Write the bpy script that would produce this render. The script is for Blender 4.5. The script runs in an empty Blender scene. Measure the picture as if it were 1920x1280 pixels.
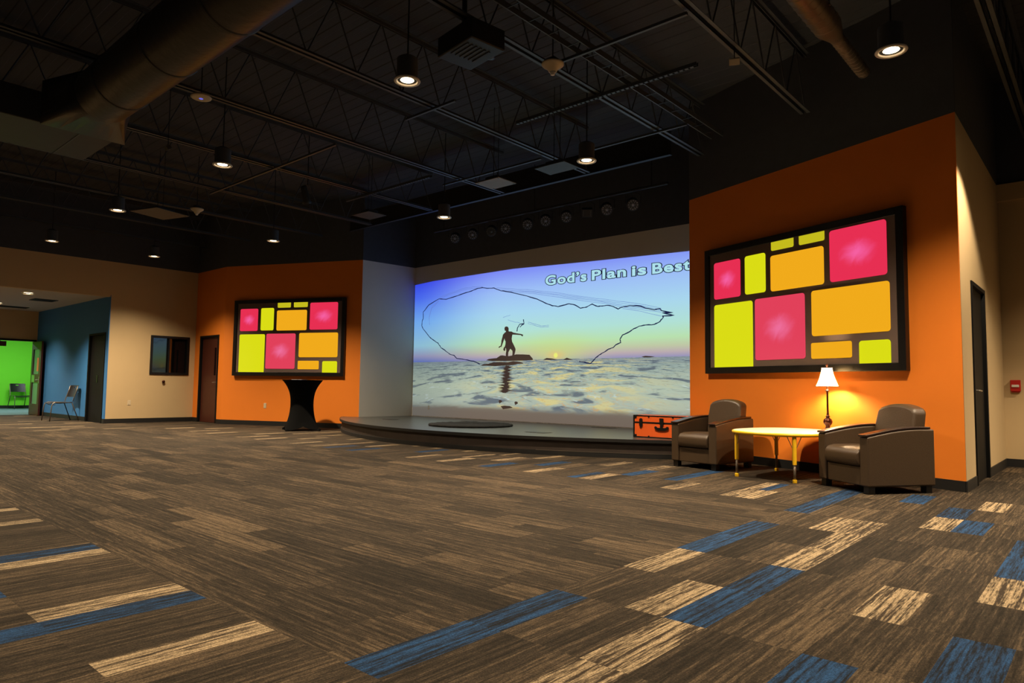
import bpy, bmesh, math, random
from mathutils import Vector, Matrix
random.seed(7)
PI = math.pi
C = bpy.context.scene.collection
scene = bpy.context.scene

# ------------------------------------------------------------------ camera
YAW, PIT, ROL, FPX, CAMH = 0.72399, 0.06763, 0.0133045, 1276.55, 0.956
Fv = Vector((-math.sin(YAW)*math.cos(PIT), math.cos(YAW)*math.cos(PIT), math.sin(PIT)))
Rv = Vector((math.cos(YAW), math.sin(YAW), 0)); Uv = Rv.cross(Fv)
Rv, Uv = math.cos(ROL)*Rv+math.sin(ROL)*Uv, -math.sin(ROL)*Rv+math.cos(ROL)*Uv
cd = bpy.data.cameras.new('camera'); cam = bpy.data.objects.new('camera', cd); C.objects.link(cam)
cd.sensor_width = 36.0; cd.lens = FPX/1920*36; cd.clip_start = 0.05; cd.clip_end = 200
m = Matrix.Identity(4)
for i in range(3):
    m[i][0] = Rv[i]; m[i][1] = Uv[i]; m[i][2] = -Fv[i]
m[0][3], m[1][3], m[2][3] = 0, 0, CAMH
cam.matrix_world = m
scene.camera = cam

# ------------------------------------------------------------------ world, exposure
w = bpy.data.worlds.new('world'); scene.world = w; w.use_nodes = True
w.node_tree.nodes['Background'].inputs[0].default_value = (1.0, 0.86, 0.66, 1)
w.node_tree.nodes['Background'].inputs[1].default_value = 0.022      # dim foyer behind the camera
vs = scene.view_settings
vs.view_transform = 'Standard'; vs.look = 'None'; vs.gamma = 1; vs.exposure = 0.0; vs.use_curve_mapping = False

SPOT_W = 1150.0
WARM = (1.0, 0.80, 0.55)
def lamp_data(name, kind, energy, color, **kw):
    l = bpy.data.lights.new(name, kind); l.energy = energy; l.color = color
    for k, v in kw.items(): setattr(l, k, v)
    return l
def put_light(name, data, loc, parent=None, rot=None):
    o = bpy.data.objects.new(name, data); C.objects.link(o); o.location = loc
    if rot: o.rotation_euler = rot
    if parent: o.parent = parent
    return o

# ------------------------------------------------------------------ materials
def lin(c):
    return tuple(((x/255)/12.92 if x/255 <= .04045 else ((x/255+.055)/1.055)**2.4) for x in c)+(1,)
def mat(name, col, rough=.6, metal=0, noise=0, nscale=20, bump=0, bscale=200, spec=.5, srgb=True, coat=0):
    m = bpy.data.materials.new(name); m.use_nodes = True; nt = m.node_tree; b = nt.nodes['Principled BSDF']
    c = lin(col) if srgb else tuple(col)+(1,)
    b.inputs['Base Color'].default_value = c; b.inputs['Roughness'].default_value = rough
    b.inputs['Metallic'].default_value = metal; b.inputs['Specular IOR Level'].default_value = spec
    b.inputs['Coat Weight'].default_value = coat
    if noise or bump:
        tc = nt.nodes.new('ShaderNodeTexCoord')
    if noise:
        n = nt.nodes.new('ShaderNodeTexNoise'); n.inputs['Scale'].default_value = nscale; n.inputs['Detail'].default_value = 5
        mx = nt.nodes.new('ShaderNodeMix'); mx.data_type = 'RGBA'; mx.blend_type = 'MULTIPLY'; mx.inputs[0].default_value = 1
        mr = nt.nodes.new('ShaderNodeMapRange'); mr.inputs[3].default_value = 1-noise; mr.inputs[4].default_value = 1+noise
        nt.links.new(tc.outputs['Object'], n.inputs['Vector']); nt.links.new(n.outputs['Fac'], mr.inputs[0])
        mx.inputs[6].default_value = c; nt.links.new(mr.outputs[0], mx.inputs[7]); nt.links.new(mx.outputs[2], b.inputs['Base Color'])
    if bump:
        n2 = nt.nodes.new('ShaderNodeTexNoise'); n2.inputs['Scale'].default_value = bscale; n2.inputs['Detail'].default_value = 3
        bp = nt.nodes.new('ShaderNodeBump'); bp.inputs['Strength'].default_value = bump; bp.inputs['Distance'].default_value = .01
        nt.links.new(tc.outputs['Object'], n2.inputs['Vector']); nt.links.new(n2.outputs['Fac'], bp.inputs['Height'])
        nt.links.new(bp.outputs[0], b.inputs['Normal'])
    return m
def emat(name, col, strength=1.0, center=None, rad=.35):
    """something that gives off light itself; center = colour over the lamp behind the panel"""
    m = bpy.data.materials.new(name); m.use_nodes = True; nt = m.node_tree
    nt.nodes.remove(nt.nodes['Principled BSDF']); out = nt.nodes['Material Output']
    e = nt.nodes.new('ShaderNodeEmission'); e.inputs[0].default_value = lin(col); e.inputs[1].default_value = strength
    g = nt.nodes.new('ShaderNodeBsdfGlossy'); g.inputs['Roughness'].default_value = .12; g.inputs['Color'].default_value = (.04, .04, .04, 1)
    ad = nt.nodes.new('ShaderNodeAddShader')
    nt.links.new(e.outputs[0], ad.inputs[0]); nt.links.new(g.outputs[0], ad.inputs[1]); nt.links.new(ad.outputs[0], out.inputs[0])
    tc = nt.nodes.new('ShaderNodeTexCoord')
    if center:
        sub = nt.nodes.new('ShaderNodeVectorMath'); sub.operation = 'SUBTRACT'; sub.inputs[1].default_value = (.5, .5, .5)
        nt.links.new(tc.outputs['Generated'], sub.inputs[0])
        mul = nt.nodes.new('ShaderNodeVectorMath'); mul.operation = 'MULTIPLY'; mul.inputs[1].default_value = (1, 0, 1.25)
        nt.links.new(sub.outputs[0], mul.inputs[0])
        n = nt.nodes.new('ShaderNodeTexNoise'); n.inputs['Scale'].default_value = 3.5; n.inputs['Detail'].default_value = 6; n.inputs['Distortion'].default_value = 2.0
        nt.links.new(tc.outputs['Generated'], n.inputs['Vector'])
        ln = nt.nodes.new('ShaderNodeVectorMath'); ln.operation = 'LENGTH'; nt.links.new(mul.outputs[0], ln.inputs[0])
        ma = nt.nodes.new('ShaderNodeMath'); ma.operation = 'MULTIPLY_ADD'; ma.inputs[1].default_value = .22
        nt.links.new(n.outputs['Fac'], ma.inputs[0]); nt.links.new(ln.outputs['Value'], ma.inputs[2])
        mr = nt.nodes.new('ShaderNodeMapRange'); mr.interpolation_type = 'SMOOTHSTEP'
        mr.inputs[1].default_value = .08; mr.inputs[2].default_value = rad+.12; mr.inputs[3].default_value = 1; mr.inputs[4].default_value = 0
        nt.links.new(ma.outputs[0], mr.inputs[0])
        mx = nt.nodes.new('ShaderNodeMix'); mx.data_type = 'RGBA'; mx.inputs[6].default_value = lin(col); mx.inputs[7].default_value = lin(center)
        nt.links.new(mr.outputs[0], mx.inputs[0]); nt.links.new(mx.outputs[2], e.inputs[0])
    return m

M = {}
M['orange'] = mat('orange_wall_paint', (220, 119, 20), .75, noise=.03, nscale=4, bump=.08, bscale=250)
M['beige'] = mat('beige_wall_paint', (190, 164, 122), .8, noise=.03, nscale=4, bump=.08, bscale=250)
M['grey'] = mat('greige_wall_paint', (204, 196, 184), .8, noise=.03, nscale=4, bump=.08, bscale=250)
M['blue'] = mat('blue_wall_paint', (42, 106, 164), .75, noise=.03, nscale=4, bump=.08, bscale=250)
M['green'] = mat('green_wall_paint', (108, 214, 34), .75, noise=.03, nscale=4)
M['black_paint'] = mat('flat_black_paint', (62, 66, 73), .9, noise=.2, nscale=8)
M['deck'] = mat('black_roof_deck', (50, 53, 59), .85, noise=.1, nscale=3)
M['base'] = mat('black_rubber_base', (13, 12, 12), .6)
M['tile'] = mat('white_ceiling_tile', (188, 180, 170), .9, noise=.06, nscale=60, bump=.3, bscale=120)
M['black_metal'] = mat('black_painted_metal', (36, 38, 41), .5, metal=.3)
M['joist'] = mat('dark_painted_steel', (74, 78, 82), .5, metal=.35)
M['duct'] = mat('dull_grey_duct', (52, 49, 46), .5, metal=.3, noise=.25, nscale=6)
M['wrap'] = mat('foil_duct_wrap', (58, 54, 49), .4, metal=.5, noise=.3, nscale=5, bump=.4, bscale=14)
M['galv'] = mat('galvanised_spiral_duct', (150, 135, 115), .35, metal=.8, noise=.2, nscale=5)
M['white_plastic'] = mat('white_plastic', (205, 200, 190), .5)
M['cream_plastic'] = mat('cream_plastic', (196, 180, 150), .45)
M['door_black'] = mat('black_door_paint', (8, 8, 8), .65, spec=.2)
M['door_wood'] = mat('dark_red_brown_door', (68, 29, 18), .45, noise=.25, nscale=12)
M['chrome'] = mat('brushed_steel', (200, 195, 188), .28, metal=.9)
M['leather'] = mat('brown_grey_vinyl', (64, 49, 34), .40, noise=.12, nscale=40, bump=.25, bscale=160)
M['arm_wood'] = mat('dark_walnut_cap', (34, 18, 13), .3, noise=.3, nscale=15, coat=.3)
M['yellow'] = mat('yellow_edge_band', (226, 178, 30), .35)
M['table_top'] = mat('pale_maple_laminate', (240, 224, 192), .3, noise=.05, nscale=20)
M['steel_leg'] = mat('grey_steel_tube', (125, 115, 105), .35, metal=.7)
M['bronze'] = mat('bronze_lamp_metal', (70, 34, 22), .3, metal=.6)
M['spandex'] = mat('black_stretch_fabric', (8, 8, 8), 1.0, spec=.08, noise=.1, nscale=50)
M['chair_black'] = mat('black_plastic', (15, 16, 19), .45)
M['trunk_orange'] = mat('orange_trunk_skin', (222, 92, 30), .5, noise=.04, nscale=30)
M['black_trim'] = mat('black_trim_metal', (20, 18, 17), .35)
M['stage_top'] = mat('dark_grey_stage_vinyl', (62, 62, 58), .32, noise=.15, nscale=14)
M['stage_face'] = mat('dark_brown_stage_panel', (48, 38, 32), .6, noise=.4, nscale=7)
M['rug'] = mat('black_shag_rug', (18, 18, 18), .95, bump=1, bscale=90)
M['panel_grey'] = mat('grey_brown_art_panel', (104, 88, 82), .22, noise=.02, nscale=4, coat=.4)
M['frame'] = mat('black_satin_frame', (15, 14, 15), .35)
M['red'] = mat('red_alarm_plastic', (170, 22, 20), .4)
M['glass_dark'] = mat('dark_reflective_glass', (8, 9, 10), .04, spec=1)
M['room_dark'] = mat('dim_room_interior', (40, 36, 34), .8)
M['paper'] = mat('white_paper', (215, 215, 215), .8)
M['paper_orange'] = mat('orange_paper', (220, 140, 70), .8)
M['teal_carpet'] = mat('teal_grey_carpet', (88, 112, 112), .95, noise=.2, nscale=30, bump=.4)

def glass_mat():
    m = bpy.data.materials.new('clear_glass'); m.use_nodes = True; nt = m.node_tree; nt.nodes.remove(nt.nodes['Principled BSDF'])
    t = nt.nodes.new('ShaderNodeBsdfTransparent'); t.inputs[0].default_value = (.40, .46, .50, 1)
    g = nt.nodes.new('ShaderNodeBsdfGlossy'); g.inputs['Roughness'].default_value = .02
    f = nt.nodes.new('ShaderNodeFresnel'); f.inputs[0].default_value = 1.5
    x = nt.nodes.new('ShaderNodeMixShader'); nt.links.new(f.outputs[0], x.inputs[0]); nt.links.new(t.outputs[0], x.inputs[1]); nt.links.new(g.outputs[0], x.inputs[2])
    nt.links.new(x.outputs[0], nt.nodes['Material Output'].inputs[0]); return m
M['glass'] = glass_mat(); M['lite_glass'] = mat('door_glass_painted_reflection', (104, 124, 130), .08, spec=.8)  # opaque grey-blue of the door glass stands in for what it reflects

# ------------------------------------------------------------------ mesh helpers
class MB:
    def __init__(s): s.bm = bmesh.new()
    def face(s, pts, mi=0):
        try:
            f = s.bm.faces.new([s.bm.verts.new(p) for p in pts]); f.material_index = mi; return f
        except ValueError: return None
    def box(s, x0, x1, y0, y1, z0, z1, mi=0, mat4=None):
        P = [Vector((x, y, z)) for z in (z0, z1) for y in (y0, y1) for x in (x0, x1)]
        if mat4: P = [mat4 @ p for p in P]
        v = [s.bm.verts.new(p) for p in P]
        for q in ((0,2,3,1),(4,5,7,6),(0,1,5,4),(2,6,7,3),(0,4,6,2),(1,3,7,5)):
            f = s.bm.faces.new([v[i] for i in q]); f.material_index = mi
        return s
    def prism(s, prof, a0, a1, axis='y', mi=0, mat4=None):
        """closed profile; axis y: profile is (x,z); axis x: (y,z); axis z: (x,y)"""
        def mk(p, a):
            v = {'y': (p[0], a, p[1]), 'x': (a, p[0], p[1]), 'z': (p[0], p[1], a)}[axis]
            v = Vector(v); return mat4 @ v if mat4 else v
        A = [s.bm.verts.new(mk(p, a0)) for p in prof]; B = [s.bm.verts.new(mk(p, a1)) for p in prof]
        n = len(prof)
        for i in range(n):
            f = s.bm.faces.new([A[i], A[(i+1) % n], B[(i+1) % n], B[i]]); f.material_index = mi
        for L in (A, B[::-1]):
            f = s.bm.faces.new(L); f.material_index = mi
        return s
    def lathe(s, prof, cx=0, cy=0, cz=0, n=24, mi=0, mat4=None, sy=1.0):
        rings = []
        for r, z in prof:
            R = []
            for i in range(n):
                a = 2*PI*i/n; p = Vector((cx+r*math.cos(a), cy+sy*r*math.sin(a), cz+z))
                R.append(s.bm.verts.new(mat4 @ p if mat4 else p))
            rings.append(R)
        for A, B in zip(rings, rings[1:]):
            for i in range(n):
                f = s.bm.faces.new([A[i], A[(i+1) % n], B[(i+1) % n], B[i]]); f.material_index = mi
        f = s.bm.faces.new(rings[0][::-1]); f.material_index = mi
        f = s.bm.faces.new(rings[-1]); f.material_index = mi
        return s
    def tube(s, path, r, n=8, mi=0, closed=False):
        P = [Vector(p) for p in path]; rings = []
        for i, p in enumerate(P):
            if closed: t = P[(i+1) % len(P)]-P[i-1]
            else: t = P[min(i+1, len(P)-1)]-P[max(i-1, 0)]
            t.normalize(); u = t.cross(Vector((0, 0, 1)))
            if u.length < .05: u = t.cross(Vector((1, 0, 0)))
            u.normalize(); v = t.cross(u)
            rr = r[i] if isinstance(r, (list, tuple)) else r
            rings.append([s.bm.verts.new(p+u*rr*math.cos(2*PI*k/n)+v*rr*math.sin(2*PI*k/n)) for k in range(n)])
        pr = list(zip(rings, rings[1:]))
        if closed: pr.append((rings[-1], rings[0]))
        for A, B in pr:
            for k in range(n):
                f = s.bm.faces.new([A[k], A[(k+1) % n], B[(k+1) % n], B[k]]); f.material_index = mi
        if not closed:
            s.bm.faces.new(rings[0][::-1]).material_index = mi; s.bm.faces.new(rings[-1]).material_index = mi
        return s

def obj(name, mb, mats, parent=None, bevel=0, smooth=False, subsurf=0, segs=2, tri=False, loc=None, rot=None):
    bm = mb.bm
    bmesh.ops.recalc_face_normals(bm, faces=bm.faces)
    if tri: bmesh.ops.triangulate(bm, faces=bm.faces)
    me = bpy.data.meshes.new(name); bm.to_mesh(me); bm.free()
    if not isinstance(mats, (list, tuple)): mats = [mats]
    for x in mats: me.materials.append(x)
    o = bpy.data.objects.new(name, me); C.objects.link(o)
    if loc: o.location = loc
    if rot: o.rotation_euler = rot
    if smooth:
        for p in me.polygons: p.use_smooth = True
    if bevel:
        b = o.modifiers.new('bevel', 'BEVEL'); b.width = bevel; b.segments = segs; b.limit_method = 'ANGLE'; b.angle_limit = math.radians(35)
        for p in me.polygons: p.use_smooth = True
        wn = o.modifiers.new('wn', 'WEIGHTED_NORMAL'); wn.keep_sharp = False
    if subsurf:
        ss = o.modifiers.new('ss', 'SUBSURF'); ss.levels = subsurf; ss.render_levels = subsurf
    if parent: o.parent = parent
    return o
def smooth_by_angle(o, deg=40):
    b = o.modifiers.new('es', 'EDGE_SPLIT'); b.split_angle = math.radians(deg)
def thing(name, label, cat, loc=(0, 0, 0), rotz=0, group=None):
    o = bpy.data.objects.new(name, None); C.objects.link(o); o.empty_display_size = .1
    o.location = loc; o.rotation_euler = (0, 0, rotz); o['label'] = label; o['category'] = cat
    if group: o['group'] = group
    return o
def tag(o, label, cat, group=None, kind=None):
    if label: o['label'] = label
    if cat: o['category'] = cat
    if group: o['group'] = group
    if kind: o['kind'] = kind
    return o
def struct(o, label=None, cat=None):
    o['kind'] = 'structure'
    if label: o['label'] = label
    if cat: o['category'] = cat
    return o
def dup(root, loc, rotz, label=None, group=None):
    r = root.copy(); C.objects.link(r); r.location = loc; r.rotation_euler = (0, 0, rotz)
    if label: r['label'] = label
    if group: r['group'] = group
    for ch in list(root.children):
        c = ch.copy(); C.objects.link(c); c.parent = r
        for g in list(ch.children):
            d = g.copy(); C.objects.link(d); d.parent = c
    return r
def frame_of(a, b):
    """local frame of a wall: x runs from a to b, -y comes out towards the room (left-hand side of the run is behind)"""
    a = Vector((a[0], a[1], 0)); b = Vector((b[0], b[1], 0)); L = (b-a).length
    return math.atan2(b.y-a.y, b.x-a.x), L

# ------------------------------------------------------------------ room plan
P0 = (-17.60, 5.65); P1 = (-17.60, 7.67); PK = (-16.05, 7.67); P3 = (-12.62, 9.16); P4 = (-12.49, 10.58)
P5 = (-4.74, 10.58); P6 = (-4.68, 9.26); P7 = (-1.11, 7.95); P8 = (-1.11, 11.21); P9 = (4.2, 11.21)
HP = 3.79      # paint line
HD = 5.22      # roof deck
TH = .14

def wall(name, a, b, paint, z1=HD, zsplit=HP, holes=(), label=None, z0=0, th=TH, ext0=0, ext1=0, cat='wall'):
    """slab behind the line a-b (room on the right-hand side when walking a to b)"""
    rz, L = frame_of(a, b)
    xs = sorted(set([-ext0, L+ext1]+[h[0] for h in holes]+[h[1] for h in holes]))
    zs = sorted(set([z0, z1]+([zsplit] if z0 < zsplit < z1 else [])+[h[2] for h in holes]+[h[3] for h in holes]))
    mb = MB()
    for xa, xb in zip(xs, xs[1:]):
        for za, zb in zip(zs, zs[1:]):
            cx, cz = (xa+xb)/2, (za+zb)/2
            if any(h[0] < cx < h[1] and h[2] < cz < h[3] for h in holes): continue
            mb.box(xa, xb, 0, th, za, zb, mi=1 if cz > zsplit else 0)
    bmesh.ops.remove_doubles(mb.bm, verts=mb.bm.verts, dist=1e-5)
    o = obj(name, mb, [M[paint], M['black_paint']], loc=(a[0], a[1], 0), rot=(0, 0, rz))
    return struct(o, label, cat)
def baseboard(name, a, b, spans, h=.105, z=0):
    rz, L = frame_of(a, b); mb = MB()
    for s0, s1 in spans: mb.box(s0, s1, -.012, 0.002, z, z+h)
    return struct(obj(name, mb, M['base'], loc=(a[0], a[1], 0), rot=(0, 0, rz)), 'black rubber baseboard', 'baseboard')

wall('wall_left', P0, P1, 'beige', label='beige wall with interior window beside the corridor mouth', holes=[(.94, 1.87, 1.16, 2.12)], ext0=-.0195, ext1=TH)
wall('wall_left_lintel', (-17.60, 1.65), P0, 'beige', z0=2.96, label='beige wall band above the corridor opening', cat='wall', ext1=.019)
wall('wall_left_near', (-17.60, -4.0), (-17.60, 1.65), 'beige', label='beige wall before the corridor')
wall('wall_left_door', P1, PK, 'orange', label='narrow orange wall holding the brown door', holes=[(.30, 1.30, 0, 2.15)])
wall('wall_left_splay', PK, P3, 'orange', label='orange wall left of the stage with framed art')
wall('wall_stage_left', P3, P4, 'grey', label='grey side wall at the left end of the stage', ext1=.1)
wall('wall_stage_back', P4, P5, 'grey', label='grey wall behind the stage showing the projected sunset', ext1=.1)
wall('wall_stage_right', P5, P6, 'grey', label='grey side wall at the right end of the stage', th=.05)
wall('wall_right_splay', P6, P7, 'orange', label='orange wall right of the stage with framed art', th=.006, ext1=-.003)
wall('wall_hall', P7, P8, 'beige', label='greige side wall holding the black door, right of orange wall', holes=[(.66, 1.62, 0, 2.16)], th=.03, ext0=-.016)
wall('wall_hall_end', P8, P9, 'beige', label='greige wall at far right with the fire alarm pull', ext0=.12)
wall('wall_corridor_right', (-23.385, 5.65), P0, 'blue', z1=3.0, zsplit=9, th=.02, label='blue wall along the corridor', holes=[(4.50, 5.62, 0, 2.13)], ext0=.1)
wall('wall_corridor_end', (-23.385, 1.65), (-23.385, 5.65), 'beige', z1=3.0, zsplit=9, holes=[(2.10, 3.93, 0, 2.10)], label='beige wall at the corridor end around the double doorway')
wall('wall_corridor_left', (-17.6, 1.65), (-23.385, 1.65), 'beige', z1=3.0, zsplit=9, label='beige wall along the left side of the corridor')
wall('wall_green_room', (-29.0, -.5), (-29.0, 9.0), 'green', z1=3.0, zsplit=9, label='bright green wall of the far room')
wall('wall_green_room_side', (-29.0, 9.0), (-23.53, 9.0), 'green', z1=3.0, zsplit=9, label='green side wall of the far room')
wall('wall_green_room_near', (-23.53, -.5), (-29.0, -.5), 'green', z1=3.0, zsplit=9, label='green near side wall of the far room')
baseboard('baseboard_left', P0, P1, [(-.012, 2.02)])
baseboard('baseboard_left_door', P1, PK, [(0, .28), (1.32, 1.55)])
baseboard('baseboard_left_splay', PK, P3, [(0, 3.40)])
baseboard('baseboard_right_splay', P6, P7, [(.6, 3.80)])
baseboard('baseboard_hall', P7, P8, [(-.01, .62), (1.66, 3.26)])
baseboard('baseboard_hall_end', P8, P9, [(0, 5.3)])
baseboard('baseboard_corridor_right', (-23.385, 5.65), P0, [(0, 4.46), (5.66, 5.785)])
baseboard('baseboard_corridor_end', (-23.385, 1.65), (-23.385, 5.65), [(0, 2.06), (3.97, 4.0)])
baseboard('baseboard_green_room', (-29.0, -.5), (-29.0, 9.0), [(0, 9.5)])
# beige soffit band over the far right wall, projecting a little
mb = MB(); mb.box(P8[0]+.0, P9[0], P8[1]-.06, P8[1]+.02, 3.56, 3.79); struct(obj('trim_1', mb, M['beige']), 'beige soffit band along the top of the far right wall', 'trim')
# ceilings
mb = MB(); mb.box(-17.75, 4.35, -4, 11.4, HD, HD+.1)
for k in range(-20, 57):     # ribs of the roof deck run along x
    y = k*.2; mb.prism([(y, HD+.01), (y+.03, HD-.006), (y+.11, HD-.006), (y+.14, HD+.01)], -17.6, 4.2, 'x')
struct(obj('ceiling', mb, M['deck']), 'black ribbed roof deck above the joists', 'ceiling')
mb = MB(); mb.box(-23.5, -17.745, 1.5, 5.8, 2.97, 3.05); struct(obj('ceiling_corridor', mb, M['tile']), 'white tile ceiling of the corridor', 'ceiling')
mb = MB(); mb.box(-29.15, -23.4, -.6, 9.1, 2.97, 3.05); struct(obj('ceiling_green_room', mb, M['tile']), 'white ceiling of the green room', 'ceiling')
wall('wall_green_room_front', (-23.53, 9.0), (-23.53, 5.65), 'green', z1=3.0, zsplit=9, label='green wall of the far room right of its doorway', th=.1)
wall('wall_green_room_entry', (-23.53, 1.65), (-23.53, -.5), 'green', z1=3.0, zsplit=9, label='green wall of the far room left of its doorway', th=.1)

# ------------------------------------------------------------------ carpet of planks
def carpet_mat(name, dark, light, lo, hi, mid=None):
    m = bpy.data.materials.new(name); m.use_nodes = True; nt = m.node_tree; b = nt.nodes['Principled BSDF']
    b.inputs['Roughness'].default_value = .95; b.inputs['Specular IOR Level'].default_value = .15
    uv = nt.nodes.new('ShaderNodeUVMap'); uv.uv_map = 'plank'
    mp = nt.nodes.new('ShaderNodeMapping'); mp.inputs['Scale'].default_value = (1.6, 46, 1); nt.links.new(uv.outputs[0], mp.inputs[0])
    n1 = nt.nodes.new('ShaderNodeTexNoise'); n1.inputs['Scale'].default_value = 1; n1.inputs['Detail'].default_value = 5; n1.inputs['Roughness'].default_value = .65
    nt.links.new(mp.outputs[0], n1.inputs['Vector'])
    mp2 = nt.nodes.new('ShaderNodeMapping'); mp2.inputs['Scale'].default_value = (14, 120, 1); nt.links.new(uv.outputs[0], mp2.inputs[0])
    n2 = nt.nodes.new('ShaderNodeTexNoise'); n2.inputs['Scale'].default_value = 1; n2.inputs['Detail'].default_value = 4
    nt.links.new(mp2.outputs[0], n2.inputs['Vector'])
    ad = nt.nodes.new('ShaderNodeMath'); ad.operation = 'MULTIPLY_ADD'; ad.inputs[1].default_value = .45
    nt.links.new(n2.outputs['Fac'], ad.inputs[0]); nt.links.new(n1.outputs['Fac'], ad.inputs[2])
    at = nt.nodes.new('ShaderNodeAttribute'); at.attribute_name = 'tone'
    ad2 = nt.nodes.new('ShaderNodeMath'); ad2.operation = 'ADD'; nt.links.new(ad.outputs[0], ad2.inputs[0]); nt.links.new(at.outputs['Fac'], ad2.inputs[1])
    mr = nt.nodes.new('ShaderNodeMapRange'); mr.inputs[1].default_value = lo; mr.inputs[2].default_value = hi; nt.links.new(ad2.outputs[0], mr.inputs[0])
    cr = nt.nodes.new('ShaderNodeValToRGB'); cr.color_ramp.elements[0].color = dark+(1,); cr.color_ramp.elements[1].color = light+(1,)
    if mid: e = cr.color_ramp.elements.new(.5); e.color = mid+(1,)
    nt.links.new(mr.outputs[0], cr.inputs[0])
    # loop-pile speckle
    tc = nt.nodes.new('ShaderNodeTexCoord'); v = nt.nodes.new('ShaderNodeTexVoronoi'); v.inputs['Scale'].default_value = 170
    nt.links.new(tc.outputs['Object'], v.inputs['Vector'])
    mr2 = nt.nodes.new('ShaderNodeMapRange'); mr2.inputs[1].default_value = 0; mr2.inputs[2].default_value = .7; mr2.inputs[3].default_value = 1.25; mr2.inputs[4].default_value = .55
    nt.links.new(v.outputs['Distance'], mr2.inputs[0])
    mx = nt.nodes.new('ShaderNodeMix'); mx.data_type = 'RGBA'; mx.blend_type = 'MULTIPLY'; mx.inputs[0].default_value = 1
    nt.links.new(cr.outputs[0], mx.inputs[6]); nt.links.new(mr2.outputs[0], mx.inputs[7]); nt.links.new(mx.outputs[2], b.inputs['Base Color'])
    bp = nt.nodes.new('ShaderNodeBump'); bp.inputs['Strength'].default_value = .5; bp.inputs['Distance'].default_value = .004
    nt.links.new(mr2.outputs[0], bp.inputs['Height']); nt.links.new(bp.outputs[0], b.inputs['Normal'])
    return m
CG = carpet_mat('carpet_brown_grey', (.014, .0105, .0065), (.120, .083, .048), .54, .95, (.038, .0275, .0175))
CB = carpet_mat('carpet_blue', (.008, .010, .014), (.018, .062, .155), .62, .86)
CT = carpet_mat('carpet_tan', (.040, .028, .018), (.38, .28, .165), .655, .83)
planks = []   # (x0,x1,y0,y1,dir,kind)
PL = .597; PW = .19; XB = -2.03; Y1 = 1.44; Y2 = 6.01; XL = -15.5
B, T = 1, 2
ACC = [(B,-2.03,Y1,2,.19),(T,-2.03,Y1+3*PL,1,.19),(B,-2.03,Y1+4*PL,2,.19),(B,-2.03,Y1+7*PL,3,.19),(T,-1.65,Y1+6*PL,1,.19),(T,-1.46,Y1+4*PL,3,.19),
 (B,-1.46,Y1+2*PL,2,.19),(T,-1.65,Y1+2*PL,1,.19),(T,-1.46,Y1,2,.20),(B,-1.46,Y1+9*PL,1,.19),(B,-1.08,Y1+8*PL,1,.19),(T,-1.08,Y1+7*PL,1,.19),(B,-.89,Y1+7*PL,1,.19),
 (T,-.89,Y1+9*PL,1,.19),(T,-.89,Y1+3*PL,1,.20),(B,-.51,Y1+5*PL,2,.19),(T,-.51,Y1+4*PL,1,.24),(B,-.51,Y1+1*PL,2,.20),(B,-.89,Y1,2,.19),
 (T,-.51,Y1+11*PL,1,.19),(B,-.32,Y1+11*PL,2,.19),(T,-.70,Y1+12*PL,2,.19),(B,-.13,Y1+13*PL,1,.19),(T,.06,Y1+12*PL,1,.19)]
NEAR = [(T,-2.65,.843,1,.16),(B,-3.24,.246,2,.17),(T,-3.41,.843,1,.17),(T,-4.42,.246,2,.16),(B,-4.60,-.351,3,.18),(B,-3.88,.246,1,.17),(T,-5.68,.246,2,.14),(T,-6.28,.843,1,.13),
 (B,-7.3,.246,2,.17),(T,-8.2,.843,1,.15)]
FAR = [(T,-4.34,0,1,.17),(B,-4.20,1,1,.17),(T,-4.30,2,1,.17),(T,-4.89,2,1,.15),(B,-3.66,1,2,.17),(T,-3.37,0,1,.17),(T,-2.76,0,2,.16),(T,-2.60,0,1,.17),(B,-2.63,1,1,.10),
 (T,-7.24,0,1,.15),(T,-6.62,0,1,.17),(T,-6.76,1,1,.12),(T,-6.20,1,1,.14),(T,-5.13,0,1,.18),(T,-5.98,2,1,.12),(B,-5.47,1,1,.17),(B,-4.50,0,1,.12),(T,-6.60,2,1,.10),
 (T,-8.02,2,1,.14),(T,-7.36,2,1,.12),(T,-8.5,2,1,.10),(T,-9.54,0,2,.12),(T,-10.19,0,1,.17),(T,-11.34,0,1,.16),(T,-11.97,0,1,.16),(T,-12.47,1,1,.16),(T,-13.2,0,1,.16),
 (T,-13.98,0,1,.17),(T,-10.9,1,1,.15),(T,-10.30,2,1,.16),(T,-11.32,2,1,.16),(T,-12.12,2,1,.12),(T,-12.1,3,1,.12),(T,-8.93,1,1,.16),(T,-15.12,0,1,.17),(T,-14.56,1,1,.16),
 (B,-8.6,0,1,.17),(B,-7.75,1,1,.17),(B,-5.85,0,1,.17),(B,-9.2,0,1,.15)]
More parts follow.
